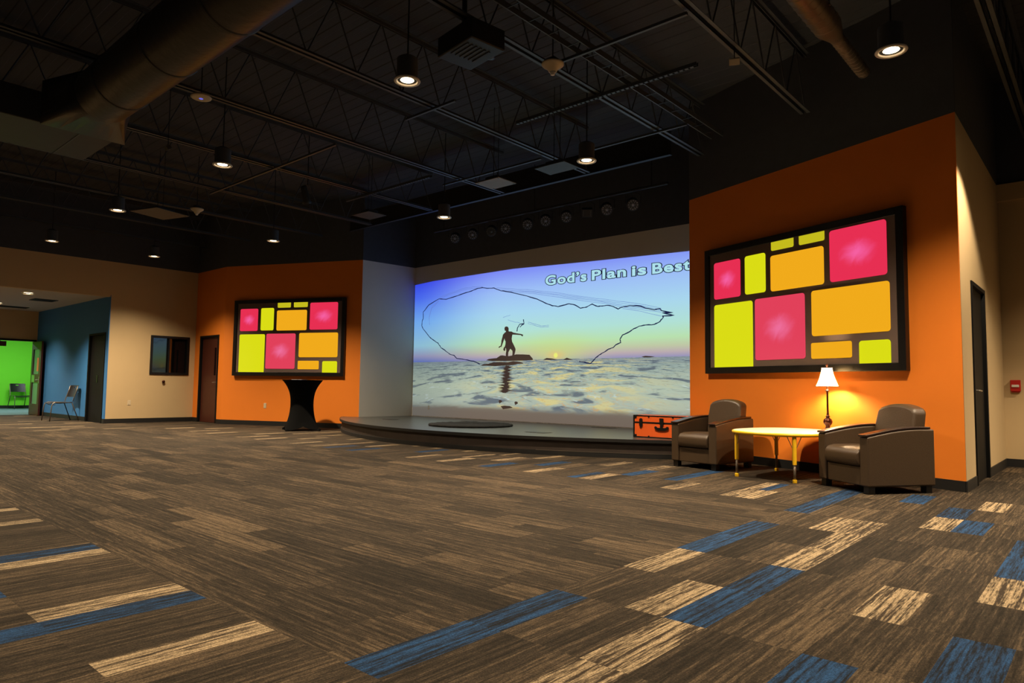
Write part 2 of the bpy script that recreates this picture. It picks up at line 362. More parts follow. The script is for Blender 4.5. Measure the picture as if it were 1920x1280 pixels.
def rows_y(y0, y1, xa, xb, acc, ph=0.0, prob=.0):
    """planks running along y between rows y0..y1; acc maps row index -> accents"""
    k = 0; y = y0
    while y < y1-1e-6:
        ye = min(y+PL, y1)
        cuts = []; x = xa+ph
        if ph > 0: cuts.append(xa)
        while x < xb-1e-6: cuts.append(x); x += PW
        cuts.append(xb)
        A = [a for a in acc if a[2] < (y+ye)/2 < a[2]+a[3]*PL and a[1] > xa-.01 and a[1]+a[4] < xb+.06]
        for a in A:
            cuts = [c for c in cuts if not (a[1]-.03 < c < a[1]+a[4]+.03) or c in (xa, xb)]
        for a in A:
            if a[1] > xa+.001: cuts.append(a[1])
            cuts.append(min(a[1]+a[4], xb))
        cuts = sorted(set(round(c, 4) for c in cuts))
        for c0, c1 in zip(cuts, cuts[1:]):
            if c1-c0 < .004: continue
            kind = 0
            for a in A:
                if a[1]-.002 < (c0+c1)/2 < a[1]+a[4]+.002: kind = a[0]
            if kind == 0 and prob and random.random() < prob: kind = random.choice((B, T))
            planks.append((c0, c1, y, ye, 1, kind, sum(hash((round(c0, 1), kk)) for kk in (k//1,))))
        y = ye; k += 1
rows_y(Y1-PL*9, Y1, -.13+.001, 4.2, [], prob=.05)
rows_y(Y1-PL*9, Y1, XB, -.13+.001, ACC, prob=.04)
rows_y(Y1, Y1+PL*17, XB, .25, ACC)
rows_y(Y1, Y1+PL*17, .25, 4.2, [], prob=.06)
rows_y(Y1-PL*9, Y1, -17.6, XB, NEAR, ph=.05)
rows_y(Y2, Y2+PL*8, -17.6, XB, [(a[0], a[1], Y2+a[2]*PL, a[3], a[4]) for a in FAR], ph=.08)
LEFTACC = [(T,-15.79,Y1+4*PL,1,.15),(T,-15.72,Y1+6*PL,1,.15),(T,-16.3,Y1+5*PL,1,.17),(T,-16.9,Y1+4*PL,2,.17),(T,-17.3,Y1+2*PL,1,.17),(T,-18.4,Y1+3*PL,2,.17),(T,-19.6,Y1+5*PL,1,.17),(T,-20.6,Y1+3*PL,1,.17)]
LEFTACC2 = [(T,-15.79,Y2,1,.15),(T,-16.4,Y2+PL,1,.17)]
rows_y(Y1, Y2, -17.6, XL, LEFTACC)
rows_y(Y1, 5.65, -23.45, -17.6, LEFTACC, prob=.02)
r = 0; y = Y1; pw = (Y2-Y1)/24
while r < 24:     # centre field: planks along x
    x = XL-random.random()*PL
    while x < XB:
        xe = min(x+PL*random.choice((1, 1, 2)), XB); x0 = max(x, XL)
        if xe > x0: planks.append((x0, xe, y, y+pw, 0, 0, 0))
        x = xe
    y += pw; r += 1
bm = bmesh.new(); uvl = bm.loops.layers.uv.new('plank'); tl = bm.faces.layers.float.new('tone')
for (x0, x1, ya, yb, d, kind, _) in planks:
    f = bm.faces.new([bm.verts.new(p) for p in ((x0, ya, 0), (x1, ya, 0), (x1, yb, 0), (x0, yb, 0))])
    ou, ov = random.random()*50, random.random()*50
    for lp in f.loops:
        c = lp.vert.co
        lp[uvl].uv = (c.x+ou, c.y+ov) if d == 0 else (c.y+ou, c.x+ov)
    f[tl] = random.gauss(0, .055) if kind == 0 else random.gauss(0, .02); f.material_index = kind
me = bpy.data.meshes.new('floor'); bm.to_mesh(me); bm.free()
for x in (CG, CB, CT): me.materials.append(x)
fo = bpy.data.objects.new('floor', me); C.objects.link(fo); struct(fo, 'brown grey plank carpet with scattered blue and tan planks', 'floor')
mb = MB(); mb.box(-29.15, -23.45, -.6, 9.1, -.05, 0); struct(obj('floor_green_room', mb, M['teal_carpet']), 'teal grey carpet of the green room', 'floor')

# ------------------------------------------------------------------ doors and windows
def wall_empty(name, a, b, s, label, cat, z=0, off=0):
    rz, L = frame_of(a, b); d = Vector((math.cos(rz), math.sin(rz), 0)); n = Vector((math.sin(rz), -math.cos(rz), 0))
    p = Vector((a[0], a[1], z))+d*s+n*off
    return thing(name, label, cat, p, rz)
def lever(parent, x, z, dirx, y=-.0, name='lever_handle'):
    mb = MB(); mb.box(x-.022, x+.022, y-.012, y, z-.10, z+.08)
    mb.tube([(x, y-.008, z), (x, y-.05, z), (x+dirx*.02, y-.06, z), (x+dirx*.12, y-.06, z-.004)], .010)
    return obj(name, mb, M['chrome'], parent, bevel=.002)
def door(name, a, b, s0, s1, h, paint, label, hand=1, vision=None, off=.04, frame='door_black', lev=True):
    r = wall_empty(name, a, b, s0, label, 'door'); r['kind'] = 'structure'
    W = s1-s0; fr = .045
    mb = MB(); mb.box(-.012, fr, -.015, .13, 0, h); mb.box(W-fr, W+.012, -.015, .13, 0, h); mb.box(fr, W-fr, -.015, .13, h-fr, h)
    obj('door_frame', mb, M[frame], r, bevel=.003)
    mb = MB(); vx = vision
    if vx:
        x0, x1, z0, z1 = vx
        mb.box(fr+.003, x0, off, off+.045, .008, h-fr-.003); mb.box(x1, W-fr-.003, off, off+.045, .008, h-fr-.003)
        mb.box(x0, x1, off, off+.045, .008, z0); mb.box(x0, x1, off, off+.045, z1, h-fr-.003)
    else: mb.box(fr+.003, W-fr-.003, off, off+.045, .008, h-fr-.003)
    leaf = obj('door_leaf', mb, M[paint], r)
    if vx: mb = MB(); mb.box(x0, x1, off+.015, off+.025, z0, z1); obj('vision_glass', mb, M['glass_dark'], leaf)
    if lev: lever(leaf, (W-.11) if hand > 0 else .11, .99, -hand, off)
    hx = .03 if hand > 0 else W-.03
    mb = MB()
    for z in (.25, 1.07, 1.88): mb.lathe([(.009, 0), (.009, .1)], hx, off-.012, z, n=8)
    obj('hinge', mb, M['chrome' if paint == 'door_wood' else 'black_metal'], r)
    return r
door('door_1', P1, PK, .30, 1.30, 2.15, 'door_wood', 'dark red-brown door with slim window and steel lever', 1, (.70, .80, 1.16, 1.84))
door('door_2', (-23.385, 5.65), P0, 4.50, 5.62, 2.13, 'door_black', 'black door in the blue corridor wall beside the chair', 1, lev=False)
door('door_3', P7, P8, .66, 1.62, 2.16, 'door_black', 'tall black door in the greige wall at right with steel lever', -1, off=.02)
# corridor door knob plate
r = door_b = bpy.data.objects['door_2']; mb = MB(); mb.box(.55, .60, .028, .041, .95, 1.12); obj('latch_plate', mb, M['black_trim'], r)
# interior window
r = wall_empty('window_1', P0, P1, .94, 'dark framed interior window in the beige wall reflecting the projection', 'window', 1.16); r['kind'] = 'structure'
mb = MB(); W, H, f = .93, .96, .055
mb.box(0, f, -.02, .1, 0, H); mb.box(W-f, W, -.02, .1, 0, H); mb.box(f, W-f, -.02, .1, 0, f); mb.box(f, W-f, -.02, .1, H-f, H); mb.box(.42, .46, 0, .08, f, H-f)
obj('window_frame', mb, M['frame'], r, bevel=.003)
mb = MB(); mb.box(f, .42, .03, .036, f, H-f); obj('window_pane', mb, M['glass_dark'], r)
mb = MB(); mb.box(.46, W-f, .05, .056, f, H-f); obj('window_pane', mb, M['glass_dark'], r)
# doorway trim of the green room + open leaf
mb = MB()
mb.box(-23.40, -23.36, 3.70, 3.75, 0, 2.15); mb.box(-23.40, -23.36, 5.58, 5.63, 0, 2.15); mb.box(-23.40, -23.36, 3.70, 5.63, 2.10, 2.15)
struct(obj('trim_2', mb, M['door_black']), 'black frame around the green room doorway', 'trim')
r = thing('door_4', 'dark door leaf with two glass lites, standing open against the blue wall', 'door', (-23.34, 5.53, 0), 0); r['kind'] = 'structure'
mb = MB(); LW = .92
mb.box(0, .16, 0, .045, .01, 2.08); mb.box(.74, LW, 0, .045, .01, 2.08); mb.box(.16, .74, 0, .045, .01, .32); mb.box(.16, .74, 0, .045, .92, 1.16); mb.box(.16, .74, 0, .045, 1.86, 2.08)
lf = obj('door_leaf', mb, M['door_wood'], r)
mb = MB(); mb.box(.16, .74, .018, .026, .32, .92); obj('lower_glass', mb, M['lite_glass'], lf)
mb = MB(); mb.box(.16, .74, .018, .026, 1.16, 1.86); obj('upper_glass', mb, M['lite_glass'], lf)
lever(lf, .86, 1.0, -1, 0)
mb = MB(); mb.box(.12, .40, -.004, 0, .93, 1.13); obj('push_plate', mb, M['chrome'], lf)
tag(obj('notice', MB().box(0, .16, 0, .003, 0, .38), M['paper_orange'], loc=(-22.83, 5.543, 1.24)), 'orange paper taped to the upper glass of the open dark door', 'paper')
tag(obj('wall_paper_sheet', MB().box(0, .006, 0, .22, 0, .29), M['paper'], loc=(-28.998, 5.47, 1.02)), 'white paper sheet pinned on the green wall', 'paper')
sg = thing('room_sign', 'small dark room sign hanging under the head of the green room doorway', 'sign', (-23.30, 4.60, 2.0))
obj('sign_plate', MB().box(0, .02, 0, .30, -.07, .07), M['door_wood'], sg, bevel=.003)
obj('sign_bracket', MB().box(-.05, .005, .12, .16, .03, .12), M['black_trim'], sg)

# outlets and small wall things
def outlet(a, b, s, z, label, paint='cream_plastic'):
    r = wall_empty('wall_outlet', a, b, s, label, 'outlet', z)
    obj('cover_plate', MB().box(-.036, .036, -.006, 0, -.058, .058), M[paint], r, bevel=.002)
    for dz in (-.024, .024):
        obj('socket', MB().lathe([(.016, 0), (.016, .002)], mat4=Matrix.Translation((0, -.0062, dz)) @ Matrix.Rotation(PI/2, 4, 'X'), n=14), M['cream_plastic'], r)
    return r
outlet(P0, P1, .52, .48, 'cream power outlet low on the beige wall')
outlet(PK, P3, 1.25, .46, 'cream power outlet low on the orange wall left of the cocktail table')
outlet(P4, P5, .60, .475, 'power outlet on the stage back wall inside the projected shore', 'white_plastic')
r = wall_empty('door_stop', P0, P1, 1.27, 'small round dark door stop under the interior window', 'door stop', .99)
obj('knob', MB().lathe([(.018, 0), (.02, .01), (.035, .025), (.035, .04), (.02, .05)], mat4=Matrix.Rotation(PI/2, 4, 'X'), n=20), M['bronze'], r, smooth=True)
r = wall_empty('fire_alarm_pull', P8, P9, .13, 'red fire alarm pull station on the far right wall', 'fire alarm', 1.07)
obj('alarm_housing', MB().box(-.055, .055, -.045, 0, -.075, .075), M['red'], r, bevel=.006)
obj('pull_handle', MB().box(-.04, .04, -.058, -.044, -.02, .012), M['white_plastic'], r, bevel=.003)
obj('alarm_base', MB().box(-.045, .045, -.03, 0, -.09, -.0745), M['red'], r, bevel=.003)

# ------------------------------------------------------------------ backlit art panels
PINK = emat('lit_pink_panel', (236, 48, 84), .95, center=(250, 98, 165), rad=.36)
PINK2 = emat('lit_soft_pink_panel', (230, 66, 92), .95, center=(242, 112, 158), rad=.34)
YEL = emat('lit_yellow_panel', (226, 228, 22), .92)
ORG = emat('lit_orange_panel', (246, 174, 28), .95)
YEL2 = emat('lit_dim_yellow_panel', (205, 195, 30), .9)
CELLS = [('pink', .03, .205, .075, .40, 4), ('yellow', .235, .36, .07, .395, 4), ('dim', .395, .52, -.001, .07, 3), ('dim', .55, .68, -.001, .07, 3),
 ('orange', .39, .675, .11, .40, 4), ('pink', .705, .96, .012, .395, 4), ('yellow', .03, .28, .45, 1.0, 1), ('pink2', .295, .575, .445, .95, 4),
 ('orange', .61, .968, .44, .785, 4), ('orange', .605, .80, .835, .955, 4), ('yellow', .833, .967, .84, 1.0, 1)]
def rrect(x0, x1, z0, z1, r, which=4, n=5):
    """which 4: all corners, 1: only the top pair, 3: only the bottom pair"""
    P = []
    for cx, cz, a0, top in ((x1-r, z1-r, 0, 1), (x0+r, z1-r, 90, 1), (x0+r, z0+r, 180, 0), (x1-r, z0+r, 270, 0)):
        if which == 4 or (which == 1 and top) or (which == 3 and not top):
            for k in range(n+1):
                a = math.radians(a0+90*k/n); P.append((cx+r*math.cos(a), cz+r*math.sin(a)))
        else: P.append((cx+(r if a0 in (0, 270) else -r), cz+(r if a0 in (0, 90) else -r)))
    return P
def art(a, b, s0, s1, z0, z1, label):
    r = wall_empty('framed_art', a, b, s0, label, 'wall art', z0, .0); r['group'] = 'framed panels of coloured blocks'
    W, H, f = s1-s0, z1-z0, .085
    mb = MB(); mb.box(0, f, -.075, -.002, 0, H); mb.box(W-f, W, -.075, -.002, 0, H); mb.box(f, W-f, -.075, -.002, 0, f); mb.box(f, W-f, -.075, -.002, H-f, H)
    fr = obj('frame', mb, M['frame'], r, bevel=.004)
    for k in range(9):
        obj('screw', MB().lathe([(.008, 0), (.008, .004)], mat4=Matrix.Translation((f+.25+(W-2*f-.5)*k/8, -.0755, f/2)) @ Matrix.Rotation(PI/2, 4, 'X'), n=8), M['black_trim'], fr)
    obj('backing_panel', MB().box(f-.002, W-f+.002, -.052, -.004, f-.002, H-f+.002), M['panel_grey'], r)
    w_, h_ = W-2*f, H-2*f
    for kind, u0, u1, v0, v1, c in CELLS:
        P = rrect(f+u0*w_, f+u1*w_, f+h_*(1-v1), f+h_*(1-v0), .035 if (v1-v0) > .15 else .022, c)
        o = obj('light_panel', MB().prism(P, -.058, -.051), {'pink': PINK, 'pink2': PINK2, 'yellow': YEL, 'orange': ORG, 'dim': YEL2}[kind], r)
        o['label'] = {'pink': 'glowing pink panel', 'pink2': 'glowing softer pink panel', 'yellow': 'glowing yellow panel', 'orange': 'glowing orange panel', 'dim': 'small yellow panel cut by the frame'}[kind]
    return r
art(PK, P3, .33, 3.36, 1.155, 2.945, 'black framed panel of glowing coloured blocks above the cocktail table')
art(P6, P7, .385, 3.285, 1.19, 2.945, 'black framed panel of glowing coloured blocks above the table lamp')

# ------------------------------------------------------------------ projected picture
def picture_mat():
    m = bpy.data.materials.new('projected_sunset'); m.use_nodes = True; nt = m.node_tree; L = nt.links.new
    nt.nodes.remove(nt.nodes['Principled BSDF'])
    def N(t, **k):
        n = nt.nodes.new(t)
        for a, v in k.items(): setattr(n, a, v)
        return n
    def math_(op, a, b=None, c=None, clamp=False):
        n = N('ShaderNodeMath', operation=op, use_clamp=clamp)
        for i, v in enumerate((a, b, c)):
            if v is None: continue
            if isinstance(v, (int, float)): n.inputs[i].default_value = v
            else: L(v, n.inputs[i])
        return n.outputs[0]
    def ramp(fac, stops):
        cr = N('ShaderNodeValToRGB'); e = cr.color_ramp.elements
        while len(e) < len(stops): e.new(.5)
        for q, (p, c) in zip(e, stops): q.position = p; q.color = lin(c)
        L(fac, cr.inputs[0]); return cr.outputs[0]
    def mix(f, a, b, bt='MIX'):
        n = N('ShaderNodeMix', data_type='RGBA', blend_type=bt)
        if isinstance(f, (int, float)): n.inputs[0].default_value = f
        else: L(f, n.inputs[0])
        for i, v in ((6, a), (7, b)):
            if isinstance(v, tuple): n.inputs[i].default_value = lin(v)
            else: L(v, n.inputs[i])
        return n.outputs[2]
    def mrange(v, a, b, c=0, d=1, sm=True):
        n = N('ShaderNodeMapRange'); n.interpolation_type = 'SMOOTHSTEP' if sm else 'LINEAR'
        L(v, n.inputs[0])
        for i, q in enumerate((a, b, c, d)): n.inputs[i+1].default_value = q
        return n.outputs[0]
    tc = N('ShaderNodeTexCoord'); sp = N('ShaderNodeSeparateXYZ'); L(tc.outputs['Object'], sp.inputs[0])
    X, Z = sp.outputs[0], sp.outputs[2]
    HZ = 1.53
    # sky
    v = mrange(Z, HZ, 3.42, 0, 1, False)
    sky = ramp(v, [(0, (152, 148, 186)), (.045, (188, 172, 176)), (.10, (192, 200, 166)), (.18, (186, 226, 176)), (.32, (178, 226, 216)), (.52, (170, 216, 240)), (.76, (158, 192, 248)), (1, (126, 140, 248))])
    skyl = ramp(v, [(0, (92, 112, 180)), (.07, (140, 142, 180)), (.2, (140, 188, 212)), (.5, (112, 168, 238)), (.8, (74, 106, 238)), (1, (52, 66, 230))])
    fl_ = mrange(X, 0.0, 3.0, 1, 0)
    sky = mix(fl_, sky, skyl)
    # sun glow near x=4.29
    dx = math_('MULTIPLY', math_('SUBTRACT', X, 4.29), .42); dz = math_('SUBTRACT', Z, 1.60)
    d = math_('SQRT', math_('ADD', math_('MULTIPLY', dx, dx), math_('MULTIPLY', dz, dz)))
    sky = mix(mrange(d, .02, .62, .6, 0), sky, (206, 222, 118))
    sky = mix(mrange(d, .0, .15, .5, 0), sky, (240, 190, 110))
    dx2 = math_('MULTIPLY', math_('SUBTRACT', X, 4.29), 1.0); dz2 = math_('MULTIPLY', math_('SUBTRACT', Z, 1.60), 1.0)
    d2 = math_('SQRT', math_('ADD', math_('MULTIPLY', dx2, dx2), math_('MULTIPLY', dz2, dz2)))
    sky = mix(mrange(d2, .03, .065, 1, 0), sky, (236, 240, 120))
    # sea, ripples shrink towards the horizon
    dep = math_('SUBTRACT', HZ+.03, Z)
    persp = math_('DIVIDE', 1.0, math_('MAXIMUM', dep, .03))
    cmb = N('ShaderNodeCombineXYZ')
    L(math_('MULTIPLY', math_('SUBTRACT', X, 3.9), math_('POWER', persp, .55)), cmb.inputs[0]); L(math_('MULTIPLY', math_('LOGARITHM', math_('MAXIMUM', dep, .03), 2.718), 5.0), cmb.inputs[1])
    n1 = N('ShaderNodeTexNoise'); n1.inputs['Scale'].default_value = .95; n1.inputs['Detail'].default_value = 6; n1.inputs['Distortion'].default_value = .7; L(cmb.outputs[0], n1.inputs['Vector'])
    n2 = N('ShaderNodeTexNoise'); n2.inputs['Scale'].default_value = 2.6; n2.inputs['Detail'].default_value = 5; n2.inputs['Distortion'].default_value = .8; L(cmb.outputs[0], n2.inputs['Vector'])
    base = ramp(mrange(dep, 0, 1.3, 0, 1, False), [(0, (128, 142, 158)), (.12, (152, 170, 164)), (.45, (180, 194, 174)), (.72, (172, 184, 170)), (.88, (124, 118, 106)), (1, (112, 100, 90))])
    warmx = mrange(math_('ABSOLUTE', math_('SUBTRACT', X, 4.3)), .4, 3.3, 1, 0)
    warm = math_('MULTIPLY', warmx, math_('MULTIPLY', mrange(n1.outputs['Fac'], .50, .62), mrange(dep, .95, 1.12, 1, 0)))
    sea = mix(math_('MULTIPLY', warm, .8), base, (222, 208, 136))
    amber = math_('MULTIPLY', math_('MULTIPLY', mrange(math_('ABSOLUTE', math_('SUBTRACT', n2.outputs['Fac'], .57)), 0, .022, 1, 0), warmx), math_('MULTIPLY', mrange(dep, .25, .5), mrange(dep, 1.0, 1.12, 1, 0)))
    sea = mix(math_('MULTIPLY', amber, .65), sea, (216, 160, 80))
    slate = math_('MULTIPLY', mrange(n1.outputs['Fac'], .475, .37), mrange(dep, .98, 1.15, 1, .15))
    sea = mix(math_('MULTIPLY', slate, .85), sea, (86, 96, 112))
    n3 = N('ShaderNodeTexNoise'); n3.inputs['Scale'].default_value = 5.5; n3.inputs['Detail'].default_value = 5; L(cmb.outputs[0], n3.inputs['Vector'])
    rip = math_('MULTIPLY', mrange(n3.outputs['Fac'], .46, .36), mrange(dep, .75, .0, 0.1, 1))
    sea = mix(math_('MULTIPLY', rip, .75), sea, (66, 74, 80))
    glint = math_('MULTIPLY', mrange(n2.outputs['Fac'], .62, .70), mrange(dep, .9, 1.05, 1, 0))
    sea = mix(math_('MULTIPLY', glint, .6), sea, (205, 222, 220))
    sea = mix(mrange(math_('ADD', dep, math_('MULTIPLY', n1.outputs['Fac'], .22)), 1.12, 1.22, 0, .85), sea, (116, 102, 90))
    sea = mix(mrange(X, 0, 2.2, .35, 0), sea, (84, 96, 96))
    hz = math_('GREATER_THAN', math_('ADD', Z, math_('MULTIPLY', n3.outputs['Fac'], .012)), HZ)
    col = mix(hz, sea, sky)
    e = N('ShaderNodeEmission'); L(col, e.inputs[0]); e.inputs[1].default_value = .98
    L(e.outputs[0], nt.nodes['Material Output'].inputs[0]); return m
SH = 0.262        # stage height
pic = thing('projected_picture', 'large projected sunset seascape with a fisherman casting a net on the stage back wall', 'projection', (P4[0], P4[1], 0))
PW_, TOPZ = 7.735, [(0.02, 3.372), (.67, 3.408), (3.15, 3.433), (5.0, 3.372), (7.735, 3.30)]
PP = [(0.02, SH+.012)]+TOPZ[:0]+[(7.735, SH+.012)]+[p for p in TOPZ[::-1]]
obj('projection_glow_panel', MB().prism(PP, -.006, -.001), picture_mat(), pic)  # glowing panel stands in for the projector's light on the wall
DARK = emat('projected_dark_brown', (66, 52, 46), .9); ROPEM = emat('projected_navy_line', (26, 32, 74), .9); FAINT = emat('projected_faint_blue', (104, 128, 206), .9)
OUTL = emat('projected_black_outline', (18, 20, 44), .9); CYAN = emat('projected_pale_cyan', (176, 228, 240), .95)
MAN = [(2.934, 2.161), (2.928, 2.202), (2.948, 2.228), (2.987, 2.234), (3.026, 2.221), (3.047, 2.185), (3.043, 2.15), (3.051, 2.126), (3.129, 2.12), (3.175, 2.097), (3.268, 2.078), (3.389, 2.059), (3.427, 2.046), (3.446, 2.048), (3.434, 2.035), (3.453, 2.022), (3.432, 2.018), (3.438, 2.004), (3.412, 2.015), (3.382, 2.035), (3.268, 2.047), (3.153, 2.055), (3.143, 2.023), (3.135, 1.966), (3.148, 1.907), (3.195, 1.837), (3.239, 1.766), (3.246, 1.737), (3.232, 1.686), (3.214, 1.634), (3.209, 1.606), (3.156, 1.607), (3.164, 1.676), (3.159, 1.72), (3.128, 1.74), (3.104, 1.764), (3.074, 1.73), (3.047, 1.69), (3.042, 1.644), (3.039, 1.6), (2.98, 1.601), (2.976, 1.657), (2.989, 1.727), (2.98, 1.773), (2.964, 1.786), (2.957, 1.727), (2.926, 1.719), (2.902, 1.752), (2.92, 1.793), (2.948, 1.815), (2.963, 1.867), (2.965, 1.92), (2.945, 1.944), (2.932, 1.985), (2.906, 1.928), (2.876, 1.864), (2.853, 1.818), (2.851, 1.798), (2.834, 1.815), (2.79, 1.791), (2.762, 1.794), (2.782, 1.817), (2.829, 1.836), (2.844, 1.895), (2.848, 1.941), (2.873, 2.011), (2.888, 2.063), (2.927, 2.097), (2.973, 2.124), (2.965, 2.142), (2.938, 2.149)]
ROCK = [(2.408, 1.533), (2.489, 1.561), (2.619, 1.571), (2.715, 1.575), (2.818, 1.626), (2.881, 1.63), (2.967, 1.617), (3.061, 1.611), (3.168, 1.624), (3.26, 1.642), (3.441, 1.637), (3.619, 1.626), (3.664, 1.585), (3.708, 1.545), (3.708, 1.517), (3.517, 1.511), (3.063, 1.51), (2.588, 1.514)]
SHELF = [(2.245, 1.421), (2.327, 1.45), (2.491, 1.46), (2.62, 1.488), (2.828, 1.491), (3.032, 1.482), (3.186, 1.503), (3.368, 1.483), (3.429, 1.47), (3.466, 1.447), (3.294, 1.444), (3.187, 1.422), (2.908, 1.414), (2.67, 1.405), (2.427, 1.417)]
FARR = [[(3.972, 1.516), (4.064, 1.552), (4.191, 1.541), (4.371, 1.509)], [(4.47, 1.507), (4.564, 1.548), (4.713, 1.503)], [(6.211, 1.535), (6.298, 1.548), (6.485, 1.532), (6.385, 1.518), (6.269, 1.521)]]
ROPE = [(2.23, 1.452), (2.031, 1.517), (1.761, 1.56), (1.508, 1.59), (1.413, 1.657), (1.271, 1.692), (1.15, 1.761), (0.979, 1.848), (0.879, 1.951), (0.703, 2.034), (0.576, 2.113), (0.341, 2.309), (0.297, 2.38), (0.309, 2.499), (0.343, 2.549), (0.338, 2.703), (0.527, 2.861), (0.872, 2.978), (1.116, 2.946), (1.4, 2.99), (1.678, 3.033), (1.927, 3.067), (2.126, 3.114), (2.258, 3.119), (2.41, 3.089), (2.602, 3.079), (2.813, 3.002), (3.019, 2.966), (3.261, 2.903), (3.537, 2.827), (3.806, 2.747), (4.032, 2.648), (4.197, 2.587), (4.342, 2.557), (4.466, 2.577), (4.606, 2.595), (4.745, 2.563), (4.882, 2.492), (5.017, 2.502), (5.149, 2.548), (5.281, 2.498), (5.378, 2.497), (5.506, 2.504), (5.633, 2.465), (5.726, 2.419), (5.788, 2.441), (5.971, 2.463), (6.196, 2.442), (6.298, 2.394), (6.472, 2.357), (6.586, 2.369), (6.614, 2.329), (6.837, 2.282), (6.628, 2.293), (6.864, 2.233), (6.628, 2.235), (6.656, 2.22), (6.585, 2.141), (6.472, 2.096), (6.298, 2.092), (6.166, 2.078), (6.062, 2.039), (5.972, 1.991), (5.82, 1.937), (5.768, 1.855), (5.784, 1.801), (5.682, 1.765), (5.62, 1.714), (5.525, 1.69), (5.43, 1.639), (5.351, 1.6), (5.238, 1.535), (5.173, 1.468), (5.107, 1.423), (4.991, 1.458), (4.857, 1.468)]
FINE = [[(0.872, 2.978), (1.257, 3.057), (1.676, 3.121), (1.993, 3.129), (2.258, 3.112)], [(2.687, 3.044), (3.26, 2.964), (3.652, 2.922), (4.393, 2.788), (5.248, 2.623), (5.726, 2.534), (6.21, 2.446), (6.614, 2.342)], [(3.019, 2.969), (3.729, 2.865), (4.57, 2.703), (5.41, 2.543), (6.032, 2.407), (6.614, 2.304)], [(3.014, 2.372), (3.192, 2.316), (3.351, 2.296)], [(3.565, 2.267), (3.738, 2.222), (3.927, 2.169), (4.111, 2.174)], [(2.886, 2.431), (3.089, 2.467)], [(0.567, 2.383), (0.547, 2.554), (0.63, 2.769), (0.874, 2.921)], [(5.819, 2.421), (6.211, 2.343), (6.614, 2.233)]]
HANDNET = [[(3.275, 2.111), (3.285, 2.185), (3.351, 2.257), (3.461, 2.272), (3.448, 2.356)], [(3.352, 2.197), (3.41, 2.239), (3.469, 2.266)]]
obj('fisherman', MB().prism(MAN, -.011, -.0085), DARK, pic, tri=True)
obj('rock', MB().prism(ROCK, -.0085, -.0062), DARK, pic, tri=True); obj('rock', MB().prism(SHELF, -.0085, -.0062), DARK, pic, tri=True)
for P in FARR: obj('rock', MB().prism(P, -.0085, -.0062), DARK, pic, tri=True)
def ribbon(mb, pts, w, y0, y1):
    P = [Vector((x, z)) for x, z in pts]; L_, R_ = [], []
    for i, p in enumerate(P):
        t = P[min(i+1, len(P)-1)]-P[max(i-1, 0)]; t.normalize(); n = Vector((-t.y, t.x))
        ww = w*(.75+.5*random.random()); L_.append(p+n*ww/2); R_.append(p-n*ww/2)
    for i in range(len(P)-1):
        mb.prism([(L_[i].x, L_[i].y), (L_[i+1].x, L_[i+1].y), (R_[i+1].x, R_[i+1].y), (R_[i].x, R_[i].y)], y0, y1)
    return mb
def smooth_pts(pts, k=3, j=.004):
    out = []
    for a, b in zip(pts, pts[1:]):
        for i in range(k): t = i/k; out.append((a[0]*(1-t)+b[0]*t+random.uniform(-j, j), a[1]*(1-t)+b[1]*t+random.uniform(-j, j)))
    return out+[pts[-1]]
obj('net_rope', ribbon(MB(), smooth_pts(ROPE), .018, -.010, -.0075), ROPEM, pic)
for f_ in FINE:
    for q in range(2 if len(f_) > 3 else 1): obj('net_strand', ribbon(MB(), [(x, z+q*.028) for x, z in smooth_pts(f_, 4, .004)], .006, -.0078, -.0064), FAINT, pic)
for f_ in HANDNET: obj('net_line', ribbon(MB(), smooth_pts(f_, 2, .005), .018, -.0085, -.0064), ROPEM, pic)
mb = MB()     # reflection of the figure in the ripples
for k in range(30):
    z = 1.40-k*.0185; c = 3.02-.05*k/30+.035*math.sin(k*1.7); hw = 1.6*(.05+.09*abs(math.sin(k*1.1))*(.5+k/40)); th = .017+.010*random.random()
    mb.prism([(c-hw, z), (c-hw*.3, z+th*.6), (c+hw*.9, z+th*.25), (c+hw*.2, z-th*.7)], -.0085, -.0063)
    mb.prism([(c-.05, z+.01), (c+.05, z+.012), (c+.045, z-.019), (c-.048, z-.019)], -.0085, -.0063)
obj('reflection', mb, DARK, pic, tri=True)
for cx, cz, sw in ((3.02, .545, .17), (2.84, .66, .05), (3.28, .64, .05)):
    mb = MB(); mb.prism([(cx-sw, cz+.02), (cx-sw*.4, cz+.035), (cx+sw*.5, cz+.03), (cx+sw, cz), (cx+sw*.3, cz-.02), (cx-sw*.6, cz-.04)], -.0085, -.0063); obj('ripple_mark', mb, DARK, pic, tri=True)
# caption
def word(txt, x0, x1, z0, cap, kern=1.0):
    objs = []
    for nm, off, mt, y in (('letter_outline', .076, OUTL, -.008), ('letters', .030, CYAN, -.011)):
        cu = bpy.data.curves.new(nm, 'FONT'); cu.body = txt; cu.size = 1; cu.offset = off; cu.extrude = .0006; cu.resolution_u = 4; cu.space_character = 1.12
        t = bpy.data.objects.new(nm, cu); C.objects.link(t); objs.append((t, mt, y, nm))
    bpy.context.view_layer.update()
    dg = bpy.context.evaluated_depsgraph_get()
    ref = None
    for t, mt, y, nm in objs:
        me = bpy.data.meshes.new_from_object(t.evaluated_get(dg)); xs = [v.co.x for v in me.vertices]; 
        if ref is None: ref = (min(xs), max(xs))
        sx = (x1-x0)/(ref[1]-ref[0]); sz = cap/.729
        for v in me.vertices: v.co = ((v.co.x-ref[0])*sx+x0, y-v.co.z, v.co.y*sz+z0)
        me.materials.clear(); me.materials.append(mt)
        o = bpy.data.objects.new(nm, me); C.objects.link(o); o.parent = pic
        bpy.data.objects.remove(t)
